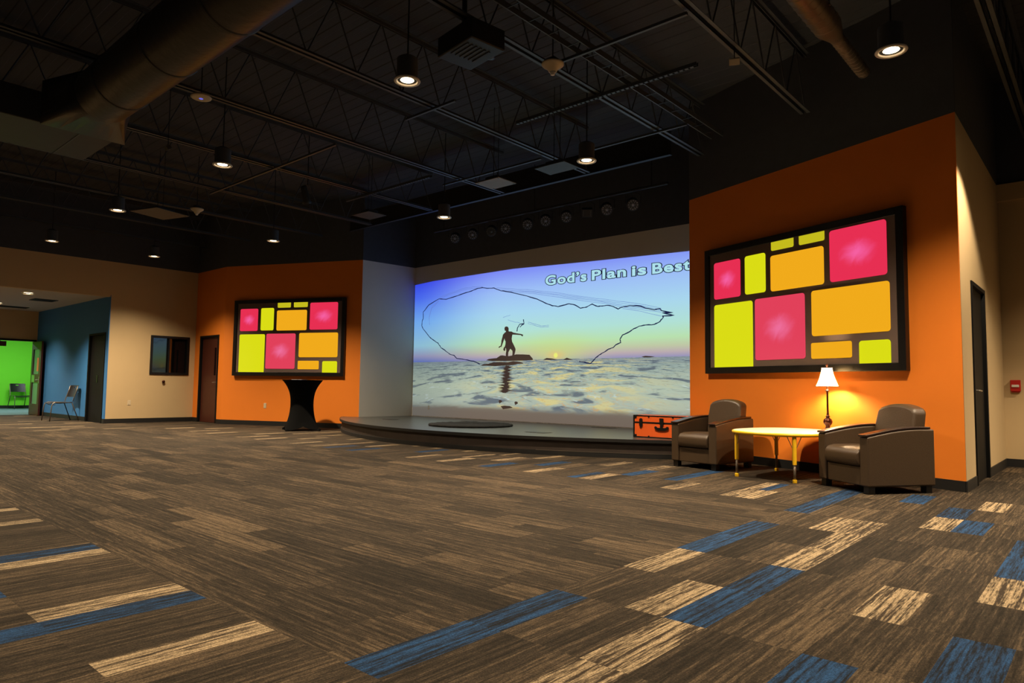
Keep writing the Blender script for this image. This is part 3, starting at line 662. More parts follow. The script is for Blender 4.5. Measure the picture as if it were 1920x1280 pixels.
word("God\u2019s", 4.0, 5.04, 3.012, .19); word('Plan', 5.12, 5.915, 3.010, .185); word('is', 5.995, 6.335, 3.005, .185); word('Best', 6.415, 7.20, 3.0, .185)

# ------------------------------------------------------------------ stage
SX, SY, SR = -8.49, 14.14, 6.84
def arc(r, x0, x1, n=48):
    P = []
    for i in range(n+1):
        x = x0+(x1-x0)*i/n; P.append((x, SY-math.sqrt(r*r-(x-SX)**2)))
    return P
XA, XZ = -12.94, -4.02      # where the front meets the orange walls
def wl(a, b, x): return a[1]+(b[1]-a[1])*(x-a[0])/(b[0]-a[0])
back = [(XZ, wl(P6, P7, XZ)-.003), (P6[0]-.002, P6[1]-.003), (P5[0]-.003, P5[1]-.003), (P4[0]+.003, P4[1]-.003), (P3[0]+.003, P3[1]-.003), (XA, wl(PK, P3, XA)-.003)]
st = thing('stage', 'low curved black platform along the wall with the projected sunset', 'stage', (0, 0, 0))
obj('stage_deck', MB().prism(arc(SR, XA, XZ)+back, SH-.035, SH, 'z'), M['stage_top'], st)
mb = MB(); P = arc(SR-.03, XA+.01, XZ-.01); 
mb.prism(P+[(x, y+.03) for x, y in P[::-1]], .05, SH-.035, 'z'); obj('front_panel', mb, M['stage_face'], st)
mb = MB(); P = arc(SR+.012, XA, XZ); Q = arc(SR-.012, XA+.01, XZ-.01)
mb.prism(P+Q[::-1], SH-.045, SH-.001, 'z'); obj('edge_nosing', mb, M['base'], st)
mb = MB(); P = arc(SR-.012, XA+.02, XZ-.02); mb.prism(P+[(x, y+.03) for x, y in P[::-1]], 0.001, .065, 'z'); obj('shadow_gap_strip', mb, M['base'], st)  # dark strip stands in for the shaded gap under the stage front
mb = MB(); P = arc(SR-.010, -6.3, XZ-.02, 20); mb.prism(P+[(x, y+.006) for x, y in P[::-1]], .065, .072, 'z'); obj('metal_strip', mb, M['steel_leg'], st)
for (x, y, w_, d_) in ((-6.78, 8.32, .36, .2), (-6.88, 10.3, .42, .16), (-9.85, 9.85, .3, .16), (-11.3, 9.0, .3, .16)):
    r = thing('floor_pocket', {-6.78: 'flush floor box lid near the curved stage edge', -6.88: 'dark floor box lid at the back of the stage right of centre', -9.85: 'dark floor box lid at the back of the stage left of centre', -11.3: 'flush floor box lid at the left end of the stage'}[x], 'floor box', (x, y, SH))
    obj('lid', MB().box(-w_/2, w_/2, -d_/2, d_/2, .0005, .006), M['black_trim'], r); obj('lid_rim', MB().box(-w_/2-.015, w_/2+.015, -d_/2-.015, d_/2+.015, 0.0002, .003), M['steel_leg'], r)
r = thing('round_rug', 'round black shaggy rug lying on the stage', 'rug', (-8.75, 8.8, SH+.001))
mb = MB(); rings = [(.0, .03)]
prof = [(.74, 0), (.765, .012), (.75, .028), (.60, .032), (.3, .033), (.05, .033)]
mb.lathe(prof, n=72); ru = obj('rug_pile', mb, M['rug'], r, smooth=True)
for v in ru.data.vertices: 
    k = 1+.012*math.sin(23*math.atan2(v.co.y, v.co.x))+.01*random.uniform(-1, 1); v.co.x *= k; v.co.y *= k; v.co.z += random.uniform(0, .008) if v.co.z > .02 else 0

# ------------------------------------------------------------------ armchairs
def make_armchair(label, loc, rz, W, D):
    r = thing('armchair', label, 'armchair', loc, rz, 'brown vinyl lobby armchairs')
    ZB, AW = .07, .115
    def topz(y):   # arm profile, front at y=0
        t = min(max(y/D, 0), 1); return .535+.075*math.sin(min(t*1.25, 1)*PI/2)
    ys = [D*k/16 for k in range(17)]
    for sx, nm in ((0, 'l'), (W-AW, 'r')):
        prof = [(0, ZB)]+[(y, topz(y)) for y in ys]+[(D, ZB)]
        obj('arm', MB().prism(prof, sx-W/2, sx-W/2+AW, 'x'), M['leather'], r, bevel=.018, segs=3)
        ys2 = [-.012+(D-.03)*k/16 for k in range(17)]
        cp = [(y, topz(y)+.002) for y in ys2]+[(y, topz(y)+.022) for y in ys2[::-1]]
        c = obj('arm_cap', MB().prism(cp, sx-W/2+.004, sx-W/2+AW-.004, 'x'), M['arm_wood'], r, bevel=.005)
        c['label'] = 'dark wooden arm cap'
    iw = W-2*AW
    obj('front_apron', MB().box(-iw/2, iw/2, .02, .06, ZB, .25), M['leather'], r, bevel=.01)
    # seat cushion with a rolled front
    sp = [(.60, .25), (.04, .245), (-.005, .262), (-.022, .31), (-.018, .375), (.015, .415), (.08, .43), (.3, .43), (.60, .42)]
    obj('seat', MB().prism(sp, -iw/2+.004, iw/2-.004, 'x'), M['leather'], r, bevel=.018, segs=3)
    # back cushion: arched top, leaning back
    mb = MB(); bw = iw+.02; n = 14; ZT = .845
    front = [(-bw/2, .40), (-bw/2-.012, .62)]+[(-bw/2+.0+bw*k/n, .775+(ZT-.775)*math.sin(PI*k/n)**.6) for k in range(n+1)]+[(bw/2+.012, .62), (bw/2, .40)]
    sh = Matrix.Shear('XY', 4, (0, 0)); mt = Matrix(((1, 0, 0, 0), (0, 1, .22, -.11), (0, 0, 1, 0), (0, 0, 0, 1)))
    mb.prism(front, .575, .73, 'y', mat4=mt); obj('backrest', mb, M['leather'], r, bevel=.035, segs=4)
    obj('back_panel', MB().box(-iw/2-.01, iw/2+.01, D-.07, D-.005, ZB, .60), M['leather'], r, bevel=.015)
    obj('base_deck', MB().box(-iw/2, iw/2, .06, D-.07, ZB+.02, .2), M['black_trim'], r)
    for x in (-W/2+.055, W/2-.055):
        for y in (.055, D-.06):
            obj('leg', MB().box(x-.035, x+.035, y-.035, y+.035, 0, ZB+.002), M['black_trim'], r, bevel=.004)
    return r
make_armchair('brown vinyl armchair beside the orange trunk, left of the yellow table', (-3.895, 7.775, 0), math.radians(-12), .68, .76)
make_armchair('brown vinyl armchair at the orange wall corner, right of the yellow table', (-2.035, 7.225, 0), math.radians(-35.2), .70, .76)

# ------------------------------------------------------------------ yellow round activity table
r = thing('activity_table', 'oval low table with pale top and yellow edge between two armchairs', 'table', (-2.80, 7.87, 0), math.radians(-8))
TA, TB, TZ = .52, .62, .515
def oval(a, b, n=96, e=2.5):
    P = []
    for k in range(n):
        t = 2*PI*k/n; c, s_ = math.cos(t), math.sin(t); P.append((a*math.copysign(abs(c)**(2/e), c), b*math.copysign(abs(s_)**(2/e), s_)))
    return P
def oval_stack(lv, bottom=True, top=True):
    mb = MB(); R0 = []
    for inset, z in lv: R0.append([mb.bm.verts.new((x, y, z)) for x, y in oval(TA-inset, TB-inset)])
    n = len(R0[0])
    for A_, B_ in zip(R0, R0[1:]):
        for i in range(n): mb.bm.faces.new([A_[i], A_[(i+1) % n], B_[(i+1) % n], B_[i]])
    if bottom: mb.bm.faces.new(R0[0][::-1])
    if top: mb.bm.faces.new(R0[-1])
    return mb
obj('tabletop', oval_stack([(.03, TZ-.034), (.012, TZ-.028), (.012, TZ-.004), (.020, TZ)]), M['table_top'], r, smooth=True).modifiers.new('e', 'EDGE_SPLIT').split_angle = .7
obj('edge_band', oval_stack([(.028, TZ-.038), (.006, TZ-.036), (0, TZ-.018), (.004, TZ-.005), (.014, TZ-.001)], False, False), M['yellow'], r, smooth=True)
for k, (x, y) in enumerate(((-.335, -.475), (.335, -.475), (.335, .40), (-.335, .40))):
    a = math.atan2(y, x)
    lg = obj('leg', MB().lathe([(.022, .19), (.022, TZ-.035)], x, y, n=20), M['yellow'], r, smooth=True); lg.modifiers.new('e', 'EDGE_SPLIT').split_angle = .7
    s = obj('lower_tube', MB().lathe([(.014, .02), (.014, .20)], x, y, n=16), M['steel_leg'], lg, smooth=True); s['label'] = 'grey steel lower leg tube'
    obj('foot_cap', MB().lathe([(.021, .0), (.023, .006), (.023, .032), (.016, .036)], x, y, n=20), M['yellow'], lg, smooth=True).modifiers.new('e', 'EDGE_SPLIT').split_angle = .7
    mb = MB()
    for s_ in (-1, 1):
        t = a+PI/2*s_; mb.tube([(x+.022*math.cos(t), y+.022*math.sin(t), TZ-.15), (x+.07*math.cos(t), y+.07*math.sin(t), TZ-.036)], .004, 6)
    obj('brace', mb, M['steel_leg'], lg)

# ------------------------------------------------------------------ table lamp
r = thing('table_lamp', 'lit bronze buffet lamp with cream bell shade standing on the oval table', 'lamp', (-2.45, 8.20, TZ))
prof = [(.062, 0), (.064, .008), (.05, .018), (.03, .03), (.022, .05), (.030, .062), (.046, .085), (.050, .105), (.042, .130), (.022, .148), (.016, .155), (.030, .163), (.016, .170), (.014, .19), (.011, .20), (.0105, .44), (.013, .447), (.027, .453), (.027, .458), (.014, .462), (.011, .475), (.009, .50), (.009, .53)]
obj('lamp_base', MB().lathe(prof, n=28), M['bronze'], r, smooth=True)
# shade: 6 flared panels
mb = MB(); ns = 6; sub = 4; Z0s, Z1s = .502, .715
rings = []
for j in range(9):
    t = j/8; z = Z0s+(Z1s-Z0s)*t; rr = .058+(.125-.058)*(1-t)**1.7
    ring = []
    for k in range(ns):
        a0, a1 = 2*PI*k/ns, 2*PI*(k+1)/ns
        for q in range(sub):
            u = q/sub; p0 = Vector((math.cos(a0), math.sin(a0))); p1 = Vector((math.cos(a1), math.sin(a1)))
            pp = p0.lerp(p1, u); pp = pp.lerp(pp.normalized(), .55)*rr; ring.append(mb.bm.verts.new((pp.x, pp.y, z)))
    rings.append(ring)
for A_, B_ in zip(rings, rings[1:]):
    for i in range(len(A_)): mb.bm.faces.new([A_[i], A_[(i+1) % len(A_)], B_[(i+1) % len(A_)], B_[i]])
sm = bpy.data.materials.new('cream_lamp_shade_fabric'); sm.use_nodes = True; nt = sm.node_tree; nt.nodes.remove(nt.nodes['Principled BSDF'])
df = nt.nodes.new('ShaderNodeBsdfDiffuse'); df.inputs[0].default_value = (.85, .72, .52, 1); tr = nt.nodes.new('ShaderNodeBsdfTranslucent'); tr.inputs[0].default_value = (.9, .76, .52, 1)
mxs = nt.nodes.new('ShaderNodeMixShader'); mxs.inputs[0].default_value = .6; nt.links.new(df.outputs[0], mxs.inputs[1]); nt.links.new(tr.outputs[0], mxs.inputs[2]); nt.links.new(mxs.outputs[0], nt.nodes['Material Output'].inputs[0])
shd = obj('lamp_shade', mb, sm, r, smooth=True)
mb = MB()
for rr, z in ((.125, Z0s), (.058, Z1s)):
    pts = []
    for k in range(ns*4):
        a = 2*PI*k/(ns*4); pts.append((rr*math.cos(a), rr*math.sin(a), z))
    mb.tube(pts, .0042, 6, closed=True)
for k in range(ns):
    a = 2*PI*k/ns; mb.tube([((.058+.067*(1-j/8)**1.7)*math.cos(a)*1.005, (.058+.067*(1-j/8)**1.7)*math.sin(a)*1.005, Z0s+(Z1s-Z0s)*j/8) for j in range(9)], .0015, 5)
obj('shade_trim', mb, M['bronze'], shd)
mb = MB()
mb.tube([(0, 0, .53), (.05, 0, .55), (.06, 0, .62), (.0, 0, .725)], .002, 5); mb.tube([(0, 0, .53), (-.05, 0, .55), (-.06, 0, .62), (.0, 0, .725)], .002, 5)
for k in range(3): a = 2*PI*k/3; mb.tube([(0, 0, .715), (.057*math.cos(a), .057*math.sin(a), .715)], .002, 5)
obj('shade_harp', mb, M['bronze'], r)
obj('finial', MB().lathe([(.005, .72), (.006, .73), (.012, .738), (.014, .748), (.009, .760), (.003, .764)], n=16), M['bronze'], r, smooth=True)
BULB = emat('lit_bulb', (255, 222, 170), 2300)
obj('bulb', MB().lathe([(.010, .535), (.014, .55), (.028, .585), (.028, .60), (.016, .62), (.004, .628)], n=16), BULB, r, smooth=True)

# ------------------------------------------------------------------ trunk
r = thing('storage_trunk', 'orange trunk with black edging and latches on the stage behind an armchair', 'trunk', (-4.845, 8.72, SH+.001), math.radians(4.5))
TW, TD, THt, SEAM = .87, .35, .318, .215
obj('trunk_body', MB().box(-TW/2, TW/2, 0, TD, .004, SEAM), M['trunk_orange'], r, bevel=.004)
lid = obj('lid', MB().box(-TW/2, TW/2, 0, TD, SEAM+.002, THt), M['trunk_orange'], r, bevel=.006)
mb = MB(); e_ = .014
for z0, z1 in ((0, .016), (SEAM-.010, SEAM+.012), (THt-.012, THt+.003)):
    mb.box(-TW/2-.004, TW/2+.004, -.005, .004, z0, z1); mb.box(-TW/2-.004, TW/2+.004, TD-.004, TD+.005, z0, z1)
    mb.box(-TW/2-.005, -TW/2+.004, -.004, TD+.004, z0, z1); mb.box(TW/2-.004, TW/2+.005, -.004, TD+.004, z0, z1)
for x in (-TW/2, TW/2):
    for y in (0, TD): mb.box(x-.012, x+.012, y-.0055, y+.0055, 0, THt+.002)
obj('edging', mb, M['black_trim'], r, bevel=.002)
mb = MB()
for x in (-TW/2+.018, TW/2-.018):
    for z in (.02, THt-.02): mb.box(x-.026, x+.026, -.009, 0, z-.024, z+.024)
obj('corner_cap', mb, M['black_trim'], r, bevel=.006)
for x in (-TW/2+.115, TW/2-.115):
    mb = MB(); mb.prism([(x-.026, SEAM-.045), (x, SEAM-.075), (x+.026, SEAM-.045), (x+.026, SEAM+.045), (x+.014, SEAM+.062), (x-.014, SEAM+.062), (x-.026, SEAM+.045)], -.018, -.004)
    obj('draw_bolt', mb, M['black_trim'], r, bevel=.003)
mb = MB(); mb.box(-.030, .030, -.020, -.004, SEAM-.02, SEAM+.07); mb.box(-.020, .020, -.024, -.004, SEAM-.085, SEAM-.02); mb.prism([(-.10, SEAM-.085), (-.11, SEAM-.065), (-.10, SEAM-.045), (-.08, SEAM-.045), (-.06, SEAM-.065), (.06, SEAM-.065), (.08, SEAM-.045), (.10, SEAM-.045), (.11, SEAM-.065), (.10, SEAM-.085), (.05, SEAM-.105), (-.05, SEAM-.105)], -.020, -.004)
obj('center_lock', mb, M['black_trim'], r, bevel=.003)
mb = MB()
for x in (-.2, .17):
    for z in (.018, THt-.016): mb.box(x-.012, x+.012, -.008, 0, z-.012, z+.012)
obj('clamps', mb, M['black_trim'], r)

# ------------------------------------------------------------------ cocktail table in stretch cover
r = thing('cocktail_table', 'tall cocktail table in a black stretch cover in front of the orange wall', 'table', (-12.935, 7.93, 0), math.radians(20))
mb = MB(); rows = []; n = 64
for j in range(25):
    t = j/24; z = .02+1.04*t
    if t < .5: k = .235+(.40-.235)*((.5-t)/.5)**1.9
    else: k = .235+(.42-.235)*((t-.5)/.5)**2.6
    four = max(0, (.42-t)/.42)**1.3      # four-lobed foot plan
    R_ = []
    for i in range(n):
        a = 2*PI*i/n; c4 = abs(math.cos(2*a)); sq = 1+four*(.22*c4**2-.17); zz = z + (0.075*(1-c4)**1.2*max(0, 1-t*7) if t < .15 else 0)
        R_.append(mb.bm.verts.new((k*sq*math.cos(a), k*sq*math.sin(a), zz)))
    rows.append(R_)
for A_, B_ in zip(rows, rows[1:]):
    for i in range(n): mb.bm.faces.new([A_[i], A_[(i+1) % n], B_[(i+1) % n], B_[i]])
mb.bm.faces.new(rows[-1])
obj('stretch_cover', mb, M['spandex'], r, smooth=True).modifiers.new('e', 'EDGE_SPLIT').split_angle = 1.0
for k in range(4):
    a = k*PI/2; x, y = .455*math.cos(a), .455*math.sin(a)
    obj('foot_pocket', MB().lathe([(.035, 0), (.038, .01), (.03, .035), (.014, .05)], x, y, n=14), M['spandex'], r, smooth=True)
tag(obj('paper_sheet', MB().box(-.11, .11, -.14, .14, 0, .004), M['paper'], loc=(-12.86, 7.80, 1.0605), rot=(0, 0, .6)), 'pale sheet of paper lying on the tall black cocktail table', 'paper')

# ------------------------------------------------------------------ stacking chairs
def make_stack_chair(label, loc, rz, group=None):
    r = thing('stacking_chair', label, 'chair', loc, rz, group)   # faces local -y
    hw = .235
    for s in (-1, 1):
        obj('front_leg', MB().tube([(s*(hw+.01), -.30, 0), (s*hw, -.27, .36), (s*hw, -.245, .43), (s*hw, -.19, .455), (s*hw, .16, .445)], .0115, 8), M['steel_leg'], r, smooth=True)
        obj('rear_leg', MB().tube([(s*(hw+.012), .33, 0), (s*hw, .17, .42), (s*(hw-.002), .185, .50), (s*(hw-.006), .25, .72), (s*(hw-.01), .285, .86)], .0115, 8), M['steel_leg'], r, smooth=True)
    obj('cross_bar', MB().tube([(-hw, -.20, .40), (0, -.2, .385), (hw, -.20, .40)], .007, 6), M['steel_leg'], r)
    mb = MB(); g = 8; top = []
    for lay, dz in ((0, 0), (1, -.018)):
        L_ = []
        for j in range(g+1):
            y = -.255+.43*j/g; row = []
            for i in range(g+1):
                x = -.215+.43*i/g; z = .462-.016*math.cos((i/g-.5)*PI)-.012*(1-abs(j/g-.5)*2) - (.018 if j == 0 else 0)
                row.append(mb.bm.verts.new((x, y, z+dz)))
            L_.append(row)
        top.append(L_)
    for L_ in top:
        for j in range(g):
            for i in range(g): mb.bm.faces.new([L_[j][i], L_[j][i+1], L_[j+1][i+1], L_[j+1][i]])
    A_, B_ = top
    for j in range(g):
        for i in (0, g): mb.bm.faces.new([A_[j][i], A_[j+1][i], B_[j+1][i], B_[j][i]])
    for i in range(g):
        for j in (0, g): mb.bm.faces.new([A_[j][i], A_[j][i+1], B_[j][i+1], B_[j][i]])
    obj('seat', mb, M['chair_black'], r, smooth=True).modifiers.new('e', 'EDGE_SPLIT').split_angle = .8
    # back shell with a hand slot
    mb = MB(); g = 10; zs = [.58, .66, .74, .80, .825, .87]
    def bp(i, z, off): 
        x = -.215+.43*i/g; bow = .035*(1-(2*i/g-1)**2); return (x, .185+(z-.5)*.29+bow+off, z)
    for j in range(5):
        for i in range(g):
            if j == 3 and 4 <= i <= 5: continue
            q = [bp(i, zs[j], 0), bp(i+1, zs[j], 0), bp(i+1, zs[j+1], 0), bp(i, zs[j+1], 0)]; q2 = [bp(i, zs[j], .014), bp(i+1, zs[j], .014), bp(i+1, zs[j+1], .014), bp(i, zs[j+1], .014)]
            V_ = [mb.bm.verts.new(p) for p in q+q2]
            for f_ in ((0,1,2,3),(4,5,6,7),(0,1,5,4),(1,2,6,5),(2,3,7,6),(3,0,4,7)): mb.bm.faces.new([V_[k] for k in f_])
    bmesh.ops.remove_doubles(mb.bm, verts=mb.bm.verts, dist=1e-4)
    seen = {}
    for f_ in list(mb.bm.faces):
        kk = tuple(sorted(v.index for v in f_.verts))
    obj('backrest', mb, M['chair_black'], r)
    return r
ch = make_stack_chair('black stacking chair with grey tube legs against the blue corridor wall', (-19.45, 5.26, 0), math.radians(5))
dup(ch, (-28.45, 6.47, 0), math.radians(90+6), 'black stacking chair in full view against the bright green wall', 'chairs along the green wall')
dup(ch, (-28.45, 7.10, 0), math.radians(90-4), 'black stacking chair at the green wall, half hidden by the open door', 'chairs along the green wall')

# ------------------------------------------------------------------ ceiling steel
ZJ = 4.35
def joist(x, y0, y1, label, gap=.03, wdt=.042, deep=.75):
    r = thing('bar_joist', label, 'joist', (x, y0, ZJ), 0, 'bar joists running towards the stage')
    L = y1-y0; mb = MB()
    for s in (-1, 1):
        a, b = sorted((s*gap/2, s*(gap/2+wdt))); mb.box(a, b, 0, L, 0, .006)
        a, b = sorted((s*gap/2, s*(gap/2+.006))); mb.box(a, b, 0, L, 0, .045)
    obj('bottom_chord', mb, M['joist'], r)
    mb = MB()
    for s in (-1, 1):
        a, b = sorted((s*gap/2, s*(gap/2+wdt))); mb.box(a, b, 0, L, deep-.006, deep)
        a, b = sorted((s*gap/2, s*(gap/2+.006))); mb.box(a, b, 0, L, deep-.045, deep)
    obj('top_chord', mb, M['black_paint'], r)
    mb = MB(); st_ = .62; n = max(2, int(L/st_)); pts = []
    for k in range(n):
        y = L*k/n; y2 = L*(k+.5)/n; y3 = L*(k+1)/n
        mb.tube([(0, y, .02), (0, y2, deep-.02)], .009, 5); mb.tube([(0, y2, deep-.02), (0, y3, .02)], .009, 5)
    obj('web', mb, M['black_paint'], r)
    return r
def yw(x):      # where a joist meets the black upper wall
    if x > -1.3: return 11.1
    if x > -4.68: return wl(P6, P7, x)-.10
    if x < -16.0: return 7.6
    if x < -12.62: return wl(PK, P3, x)-.10
    return 8.66
JX = [(2.9, 'off'), (1.1, 'a'), (-.74, 'b'), (-2.72, 'c'), (-4.37, 'd'), (-6.12, 'e'), (-7.93, 'f'), (-9.79, 'g'), (-11.70, 'h'), (-13.53, 'i'), (-15.35, 'j'), (-17.1, 'k')]
JL = {'off': 'dark bar joist over the hall, farthest right', 'a': 'dark bar joist over the hall, second from the far right', 'b': 'dark bar joist just right of the orange corner',
 'c': 'dark bar joist left of the spiral duct, ending at the right orange wall', 'd': 'dark bar joist carrying the tan detector bell', 'e': 'dark bar joist passing right of the large bright downlight and the grille',
 'f': 'dark bar joist with the blue-lit end by the white ceiling diffuser', 'g': 'dark bar joist that starts at the elbow of the round duct', 'h': 'dark bar joist crossing the end of the flat duct', 
 'i': 'faint bar joist ending at the left orange wall', 'j': 'faint bar joist ending above the brown door', 'k': 'faint bar joist closest to the beige left wall'}
for x, k in JX[2:]: joist(x, -3.2, yw(x), JL[k])
r = thing('cable_tray', 'twin dark rails of a cable tray between two joists, right of the detector bell', 'cable tray', (-3.885, -3.0, ZJ-.01))
mb = MB(); Lc = 11.5; 
for s in (-.085, .075): mb.box(s, s+.012, 0, Lc, 0, .06)
obj('tray_rails', mb, M['joist'], r)
mb = MB()
for k in range(38): mb.box(-.08, .08, .15+k*.3, .160+k*.3, .004, .010)
obj('tray_rungs', mb, M['black_metal'], r)
r = thing('steel_beam', 'dark steel beam across the front of the stage where the joists end', 'beam', (-12.55, 8.74, ZJ))
mb = MB(); LB = 7.85
for z in (0, .34): mb.box(0, LB, -.035, .035, z, z+.010)
obj('beam_flange', mb, M['black_metal'], r); obj('beam_web', MB().box(0, LB, -.005, .005, .012, .34), M['black_metal'], r)
def strut(x0, x1, y, z, label, perf=True, rad=0):
    r = thing('ceiling_strut', label, 'strut', (x0, y, z), 0, 'struts crossing under the joists')
    L = x1-x0; mb = MB()
    if perf:
        mb.box(0, L, -.020, -.016, 0, .04); mb.box(0, L, .016, .020, 0, .04); 
        k = 0; x = 0
        while x < L-.03: mb.box(x, x+.035, -.016, .016, -.001, .003); x += .06; k += 1
    else: mb.box(0, L, -.014, .014, 0, .028)
    obj('channel', mb, M['joist'], r); return r
strut(-5.60, -3.12, 6.37, ZJ-.045, 'perforated strut crossing the ceiling through the middle, above the right end of the stage')
strut(-6.60, -5.70, 5.38, ZJ-.045, 'short strut near the bright downlight', False)
strut(-11.9, -8.05, 5.33, ZJ-.045, 'long strut crossing left of centre toward the far downlights', False)
strut(-4.25, -2.75, 5.42, ZJ-.045, 'strut crossing under the cable tray at upper right', False)
strut(-5.40, -3.95, 7.76, ZJ-.045, 'strut low over the right end of the stage', False)
strut(-8.30, -6.20, 7.60, ZJ-.045, 'strut low over the middle of the stage front', False)
strut(-10.4, -8.1, 7.15, ZJ-.045, 'perforated strut over the left part of the stage front')

# ducts
r = thing('round_duct', 'large wrapped round air duct crossing the upper left ceiling', 'duct', (-7.95, 2.395, 4.0))
obj('duct_run', MB().lathe([(.285, 0), (.285, 11.5)], mat4=Matrix.Rotation(PI/2, 4, 'Y'), n=40), M['wrap'], r, smooth=True).modifiers.new('e', 'EDGE_SPLIT').split_angle = .8
for k in range(9): obj('duct_band', MB().lathe([(.286, 0), (.292, .01), (.292, .04), (.286, .05)], mat4=Matrix.Translation((.5+k*1.15, 0, 0)) @ Matrix.Rotation(PI/2, 4, 'Y'), n=40), M['duct'], r)
mb = MB(); A_ = []; 
ringA = [(0, 0+.285*math.cos(2*PI*i/24), .285*math.sin(2*PI*i/24)) for i in range(24)]
def sqr(a): 
    c, s = math.cos(a), math.sin(a); k = max(abs(c), abs(s)); return c/k, s/k
ringB = [(-.62, .42*sqr(2*PI*i/24)[0], .24*sqr(2*PI*i/24)[1]-.04) for i in range(24)]
VA = [mb.bm.verts.new(p) for p in ringA]; VB = [mb.bm.verts.new(p) for p in ringB]
for i in range(24): mb.bm.faces.new([VA[i], VA[(i+1) % 24], VB[(i+1) % 24], VB[i]])
mb.bm.faces.new(VB); obj('square_to_round', mb, M['wrap'], r, smooth=True)
r = thing('flat_duct', 'wide flat rectangular duct with seams at the far left of the ceiling', 'duct', (-9.62, -3.0, 3.90))
mb = MB(); mb.box(-.55, .55, 0, 5.86, 0, .36); obj('duct_body', mb, M['duct'], r, bevel=.01)
for k in range(5): obj('duct_seam', MB().box(-.56, .56, .9+k*1.15, .915+k*1.15, -.006, .366), M['joist'], r)
r = thing('spiral_duct', 'galvanised spiral duct stepping down to a thinner pipe at upper right', 'duct', (-1.94, -2.5, 4.45))
R_ = Matrix.Rotation(-PI/2, 4, 'X')
obj('wide_pipe', MB().lathe([(.125, 0), (.125, 9.2), (.07, 9.45)], mat4=R_, n=32), M['galv'], r, smooth=True).modifiers.new('e', 'EDGE_SPLIT').split_angle = .5
obj('thin_pipe', MB().lathe([(.065, 9.4), (.065, 10.45)], mat4=R_, n=24), M['galv'], r, smooth=True).modifiers.new('e', 'EDGE_SPLIT').split_angle = .8
mb = MB()
for rr, a0, a1, pitch in ((.1275, 0, 9.2, .12), (.067, 9.45, 10.4, .08)):
    pts = []; y = a0; k = 0
    while y < a1: pts.append((rr*math.cos(k*PI/6), y, rr*math.sin(k*PI/6))); y += pitch/12; k += 1
    mb.tube(pts, .0035, 4)
obj('spiral_seam', mb, M['galv'], r)
mb = MB()
for y in (1.5, 4.0, 6.6, 8.8): mb.box(-.14, .14, y, y+.03, -.01, 0) ; mb.tube([(-.13, y+.015, 0), (-.13, y+.015, .74)], .004, 5); mb.tube([(.13, y+.015, 0), (.13, y+.015, .74)], .004, 5)
obj('hanger', mb, M['black_metal'], r)

# ------------------------------------------------------------------ downlights
ZL = 3.75; KL = (ZL-CAMH)/2.994
LENS = emat('lit_downlight_lens', (255, 225, 170), 14.0)
DIM = emat('lit_downlight_rim', (255, 214, 160), .75)
SPOT = lamp_data('downlight_beam', 'SPOT', SPOT_W, WARM, spot_size=math.radians(122), spot_blend=1.0, shadow_soft_size=.05)
def downlight(x, y, label, power=1.0, z=ZL, pend=True, ang=122, bl=1.0):
    r = thing('pendant_downlight' if pend else 'recessed_downlight', label, 'ceiling light', (x, y, z), 0, 'downlights hung under the joists' if pend else None)
    if pend:
        mb = MB(); mb.lathe([(.098, .012), (.098, .21), (.06, .235), (.0, .237)][:3], n=28)
        # hollow can: outer wall only, reflector separately
        obj('housing', mb, M['black_paint'], r, smooth=True).modifiers.new('e', 'EDGE_SPLIT').split_angle = .7
        hz = min(HD-.03-z, 1.2); obj('hanger_rod', MB().tube([(0, 0, .23), (0, 0, HD-z-.04)], .008, 6), M['black_metal'], r)
    mb = MB(); n = 28
    prof = [(.118, .012), (.122, .004), (.118, -.003), (.096, -.003), (.094, .004)]
    rings = []
    for rr, zz in prof: rings.append([mb.bm.verts.new((rr*math.cos(2*PI*k/n), rr*math.sin(2*PI*k/n), zz)) for k in range(n)])
    for A_, B_ in zip(rings, rings[1:]):
        for i in range(n): mb.bm.faces.new([A_[i], A_[(i+1) % n], B_[(i+1) % n], B_[i]])
    obj('trim_ring', mb, M['white_plastic'], r, smooth=True)
    mb = MB(); rings = []
    for rr, zz in ((.095, .0), (.090, .012), (.084, .022)): rings.append([mb.bm.verts.new((rr*math.cos(2*PI*k/n), rr*math.sin(2*PI*k/n), zz)) for k in range(n)])
    for A_, B_ in zip(rings, rings[1:]):
        for i in range(n): mb.bm.faces.new([A_[i], A_[(i+1) % n], B_[(i+1) % n], B_[i]])
    obj('reflector', mb, DIM, r, smooth=True)
    obj('lens', MB().lathe([(.084, .024), (.080, .018), (.05, .008), (.02, .004)], n=24), LENS, r, smooth=True)
    d = SPOT if power == 1.0 else lamp_data('downlight_beam', 'SPOT', SPOT_W*power, WARM, spot_size=math.radians(ang), spot_blend=bl, shadow_soft_size=.05)
    put_light('beam', d, (0, 0, -.012), r)
    return r
DL = [(-5.12, 4.18, 'brightest downlight, hanging between joists near the ceiling grille', 1.0), (-1.37, 6.54, 'downlight hanging at upper right by the spiral duct', 1.0),
 (-9.09, 4.22, 'downlight hanging left of centre, above and right of the square diffuser', 1.0), (-5.12, 7.23, 'downlight hanging over the right end of the stage front', 1.0),
 (-8.82, 8.11, 'downlight hanging over the middle of the stage, left of the row of stage lights', .45), (-13.11, 7.23, 'downlight hanging in front of the left orange wall', 1.3),
 (-12.96, 4.20, 'downlight hanging just left of the tilted square diffuser', 1.0), (-16.94, 4.25, 'farthest-left downlight, high over the corridor mouth', 1.0), (-17.01, 6.35, 'farthest downlight, small and just in front of the top of the beige wall', .8)]
for x, y, l, p in DL: downlight(x*KL, y*KL, l, p)
